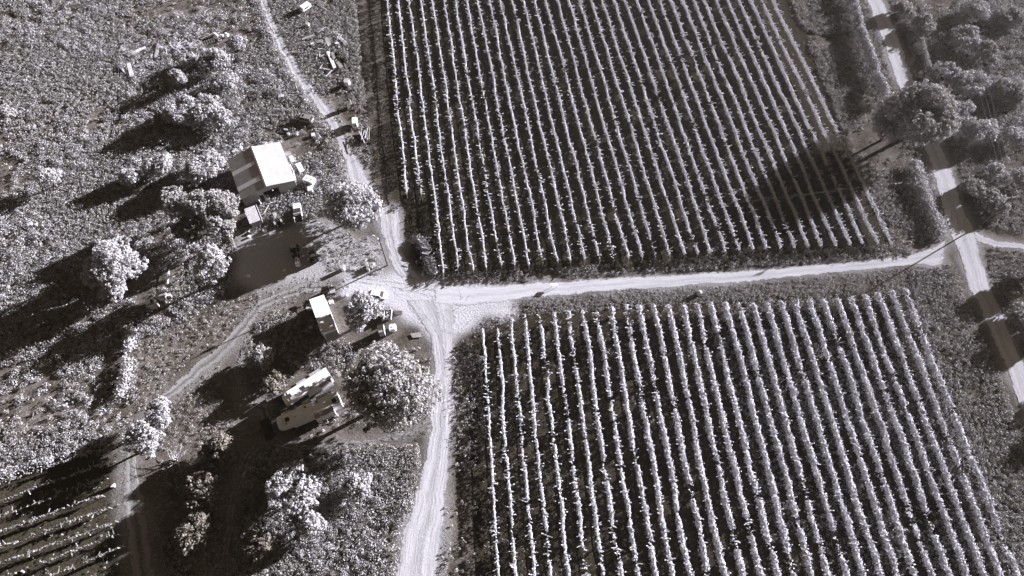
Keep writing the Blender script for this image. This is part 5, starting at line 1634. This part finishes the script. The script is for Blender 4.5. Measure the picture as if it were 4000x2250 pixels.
scatter('weeds', 'weeds along the slope above the bright junction', 'weeds', [(700, 690), (860, 690), (880, 720), (860, 760), (780, 770), (650, 790), (620, 760)], 2.0, .25, .18, .11, 7, 'weed', 20, .42, 3.0, False)
scatter('weeds', 'sparse weeds in the furrows of the corner vineyard', 'weeds', [(-60, 1240), (240, 1140), (310, 1170), (310, 1560), (-60, 1560)], 0.45, .35, .3, .13, 8, 'weed', 21, .45, 3.0, False)
scatter('weeds', 'a few tufts in the upper vineyard rows', 'weeds', [(960, -60), (1960, -60), (2250, 620), (1050, 690)], .5, .35, .25, .13, 7, 'weed', 22, .45, 4.0, False)

LEFT_ALL = [(-60, -60), (655, -60), (700, 120), (760, 225), (835, 310), (870, 400), (820, 500), (700, 570), (600, 590), (580, 720), (480, 800), (330, 860), (-60, 930)]
scatter('bushy_weeds', 'bushy pale plants heaped through the left field', 'weeds', LEFT_ALL, .55, .95, 1.0, .17, 26, 'leaf_bright', 31, .45, 14.0)
scatter('bushy_weeds', 'thick bushy growth joining the trees above and left of the barn', 'weeds', [(390, 200), (640, 90), (700, 200), (760, 330), (560, 480), (570, 560), (420, 700), (300, 640), (420, 420)], .8, 1.05, 1.3, .17, 30, 'leaf_bright', 32, .36, 9.0)
scatter('bushy_weeds', 'bushy plants in the speckled bottom field', 'weeds', [(620, 1150), (1050, 1130), (1040, 1200), (980, 1560), (560, 1560), (600, 1300)], .7, .85, 1.0, .16, 24, 'leaf_bright', 33, .42, 7.0)
scatter('bushy_weeds', 'bushy growth between the trees beyond the straight road', 'weeds', [(2250, -60), (2660, -60), (2660, 560), (2500, 540), (2430, 430), (2330, 200)], .3, 1.1, 1.1, .18, 28, 'leaf_bright', 34, .45, 9.0, soft=10)
scatter('bushy_weeds', 'bushy clumps in the lower left field', 'weeds', [(-60, 930), (330, 850), (340, 1000), (300, 1130), (-60, 1220)], .5, .8, .9, .16, 24, 'leaf_bright', 35, .45, 8.0)

# ------------------------------------------------------------------ thin summer haze, brightest looking toward the sun
hz, n, o = new_mat('haze_air')
pv = N(n, 'ShaderNodeVolumePrincipled', Density=0.00006, Anisotropy=0.6)
pv.inputs['Color'].default_value = (1.0, 0.97, 0.93, 1)
n.links.new(pv.outputs[0], o.inputs['Volume'])
props(MB().box(0, 150, 67, 1000, 1000, 137).build('haze', hz), 'thin haze in the air', 'haze', None, 'stuff')
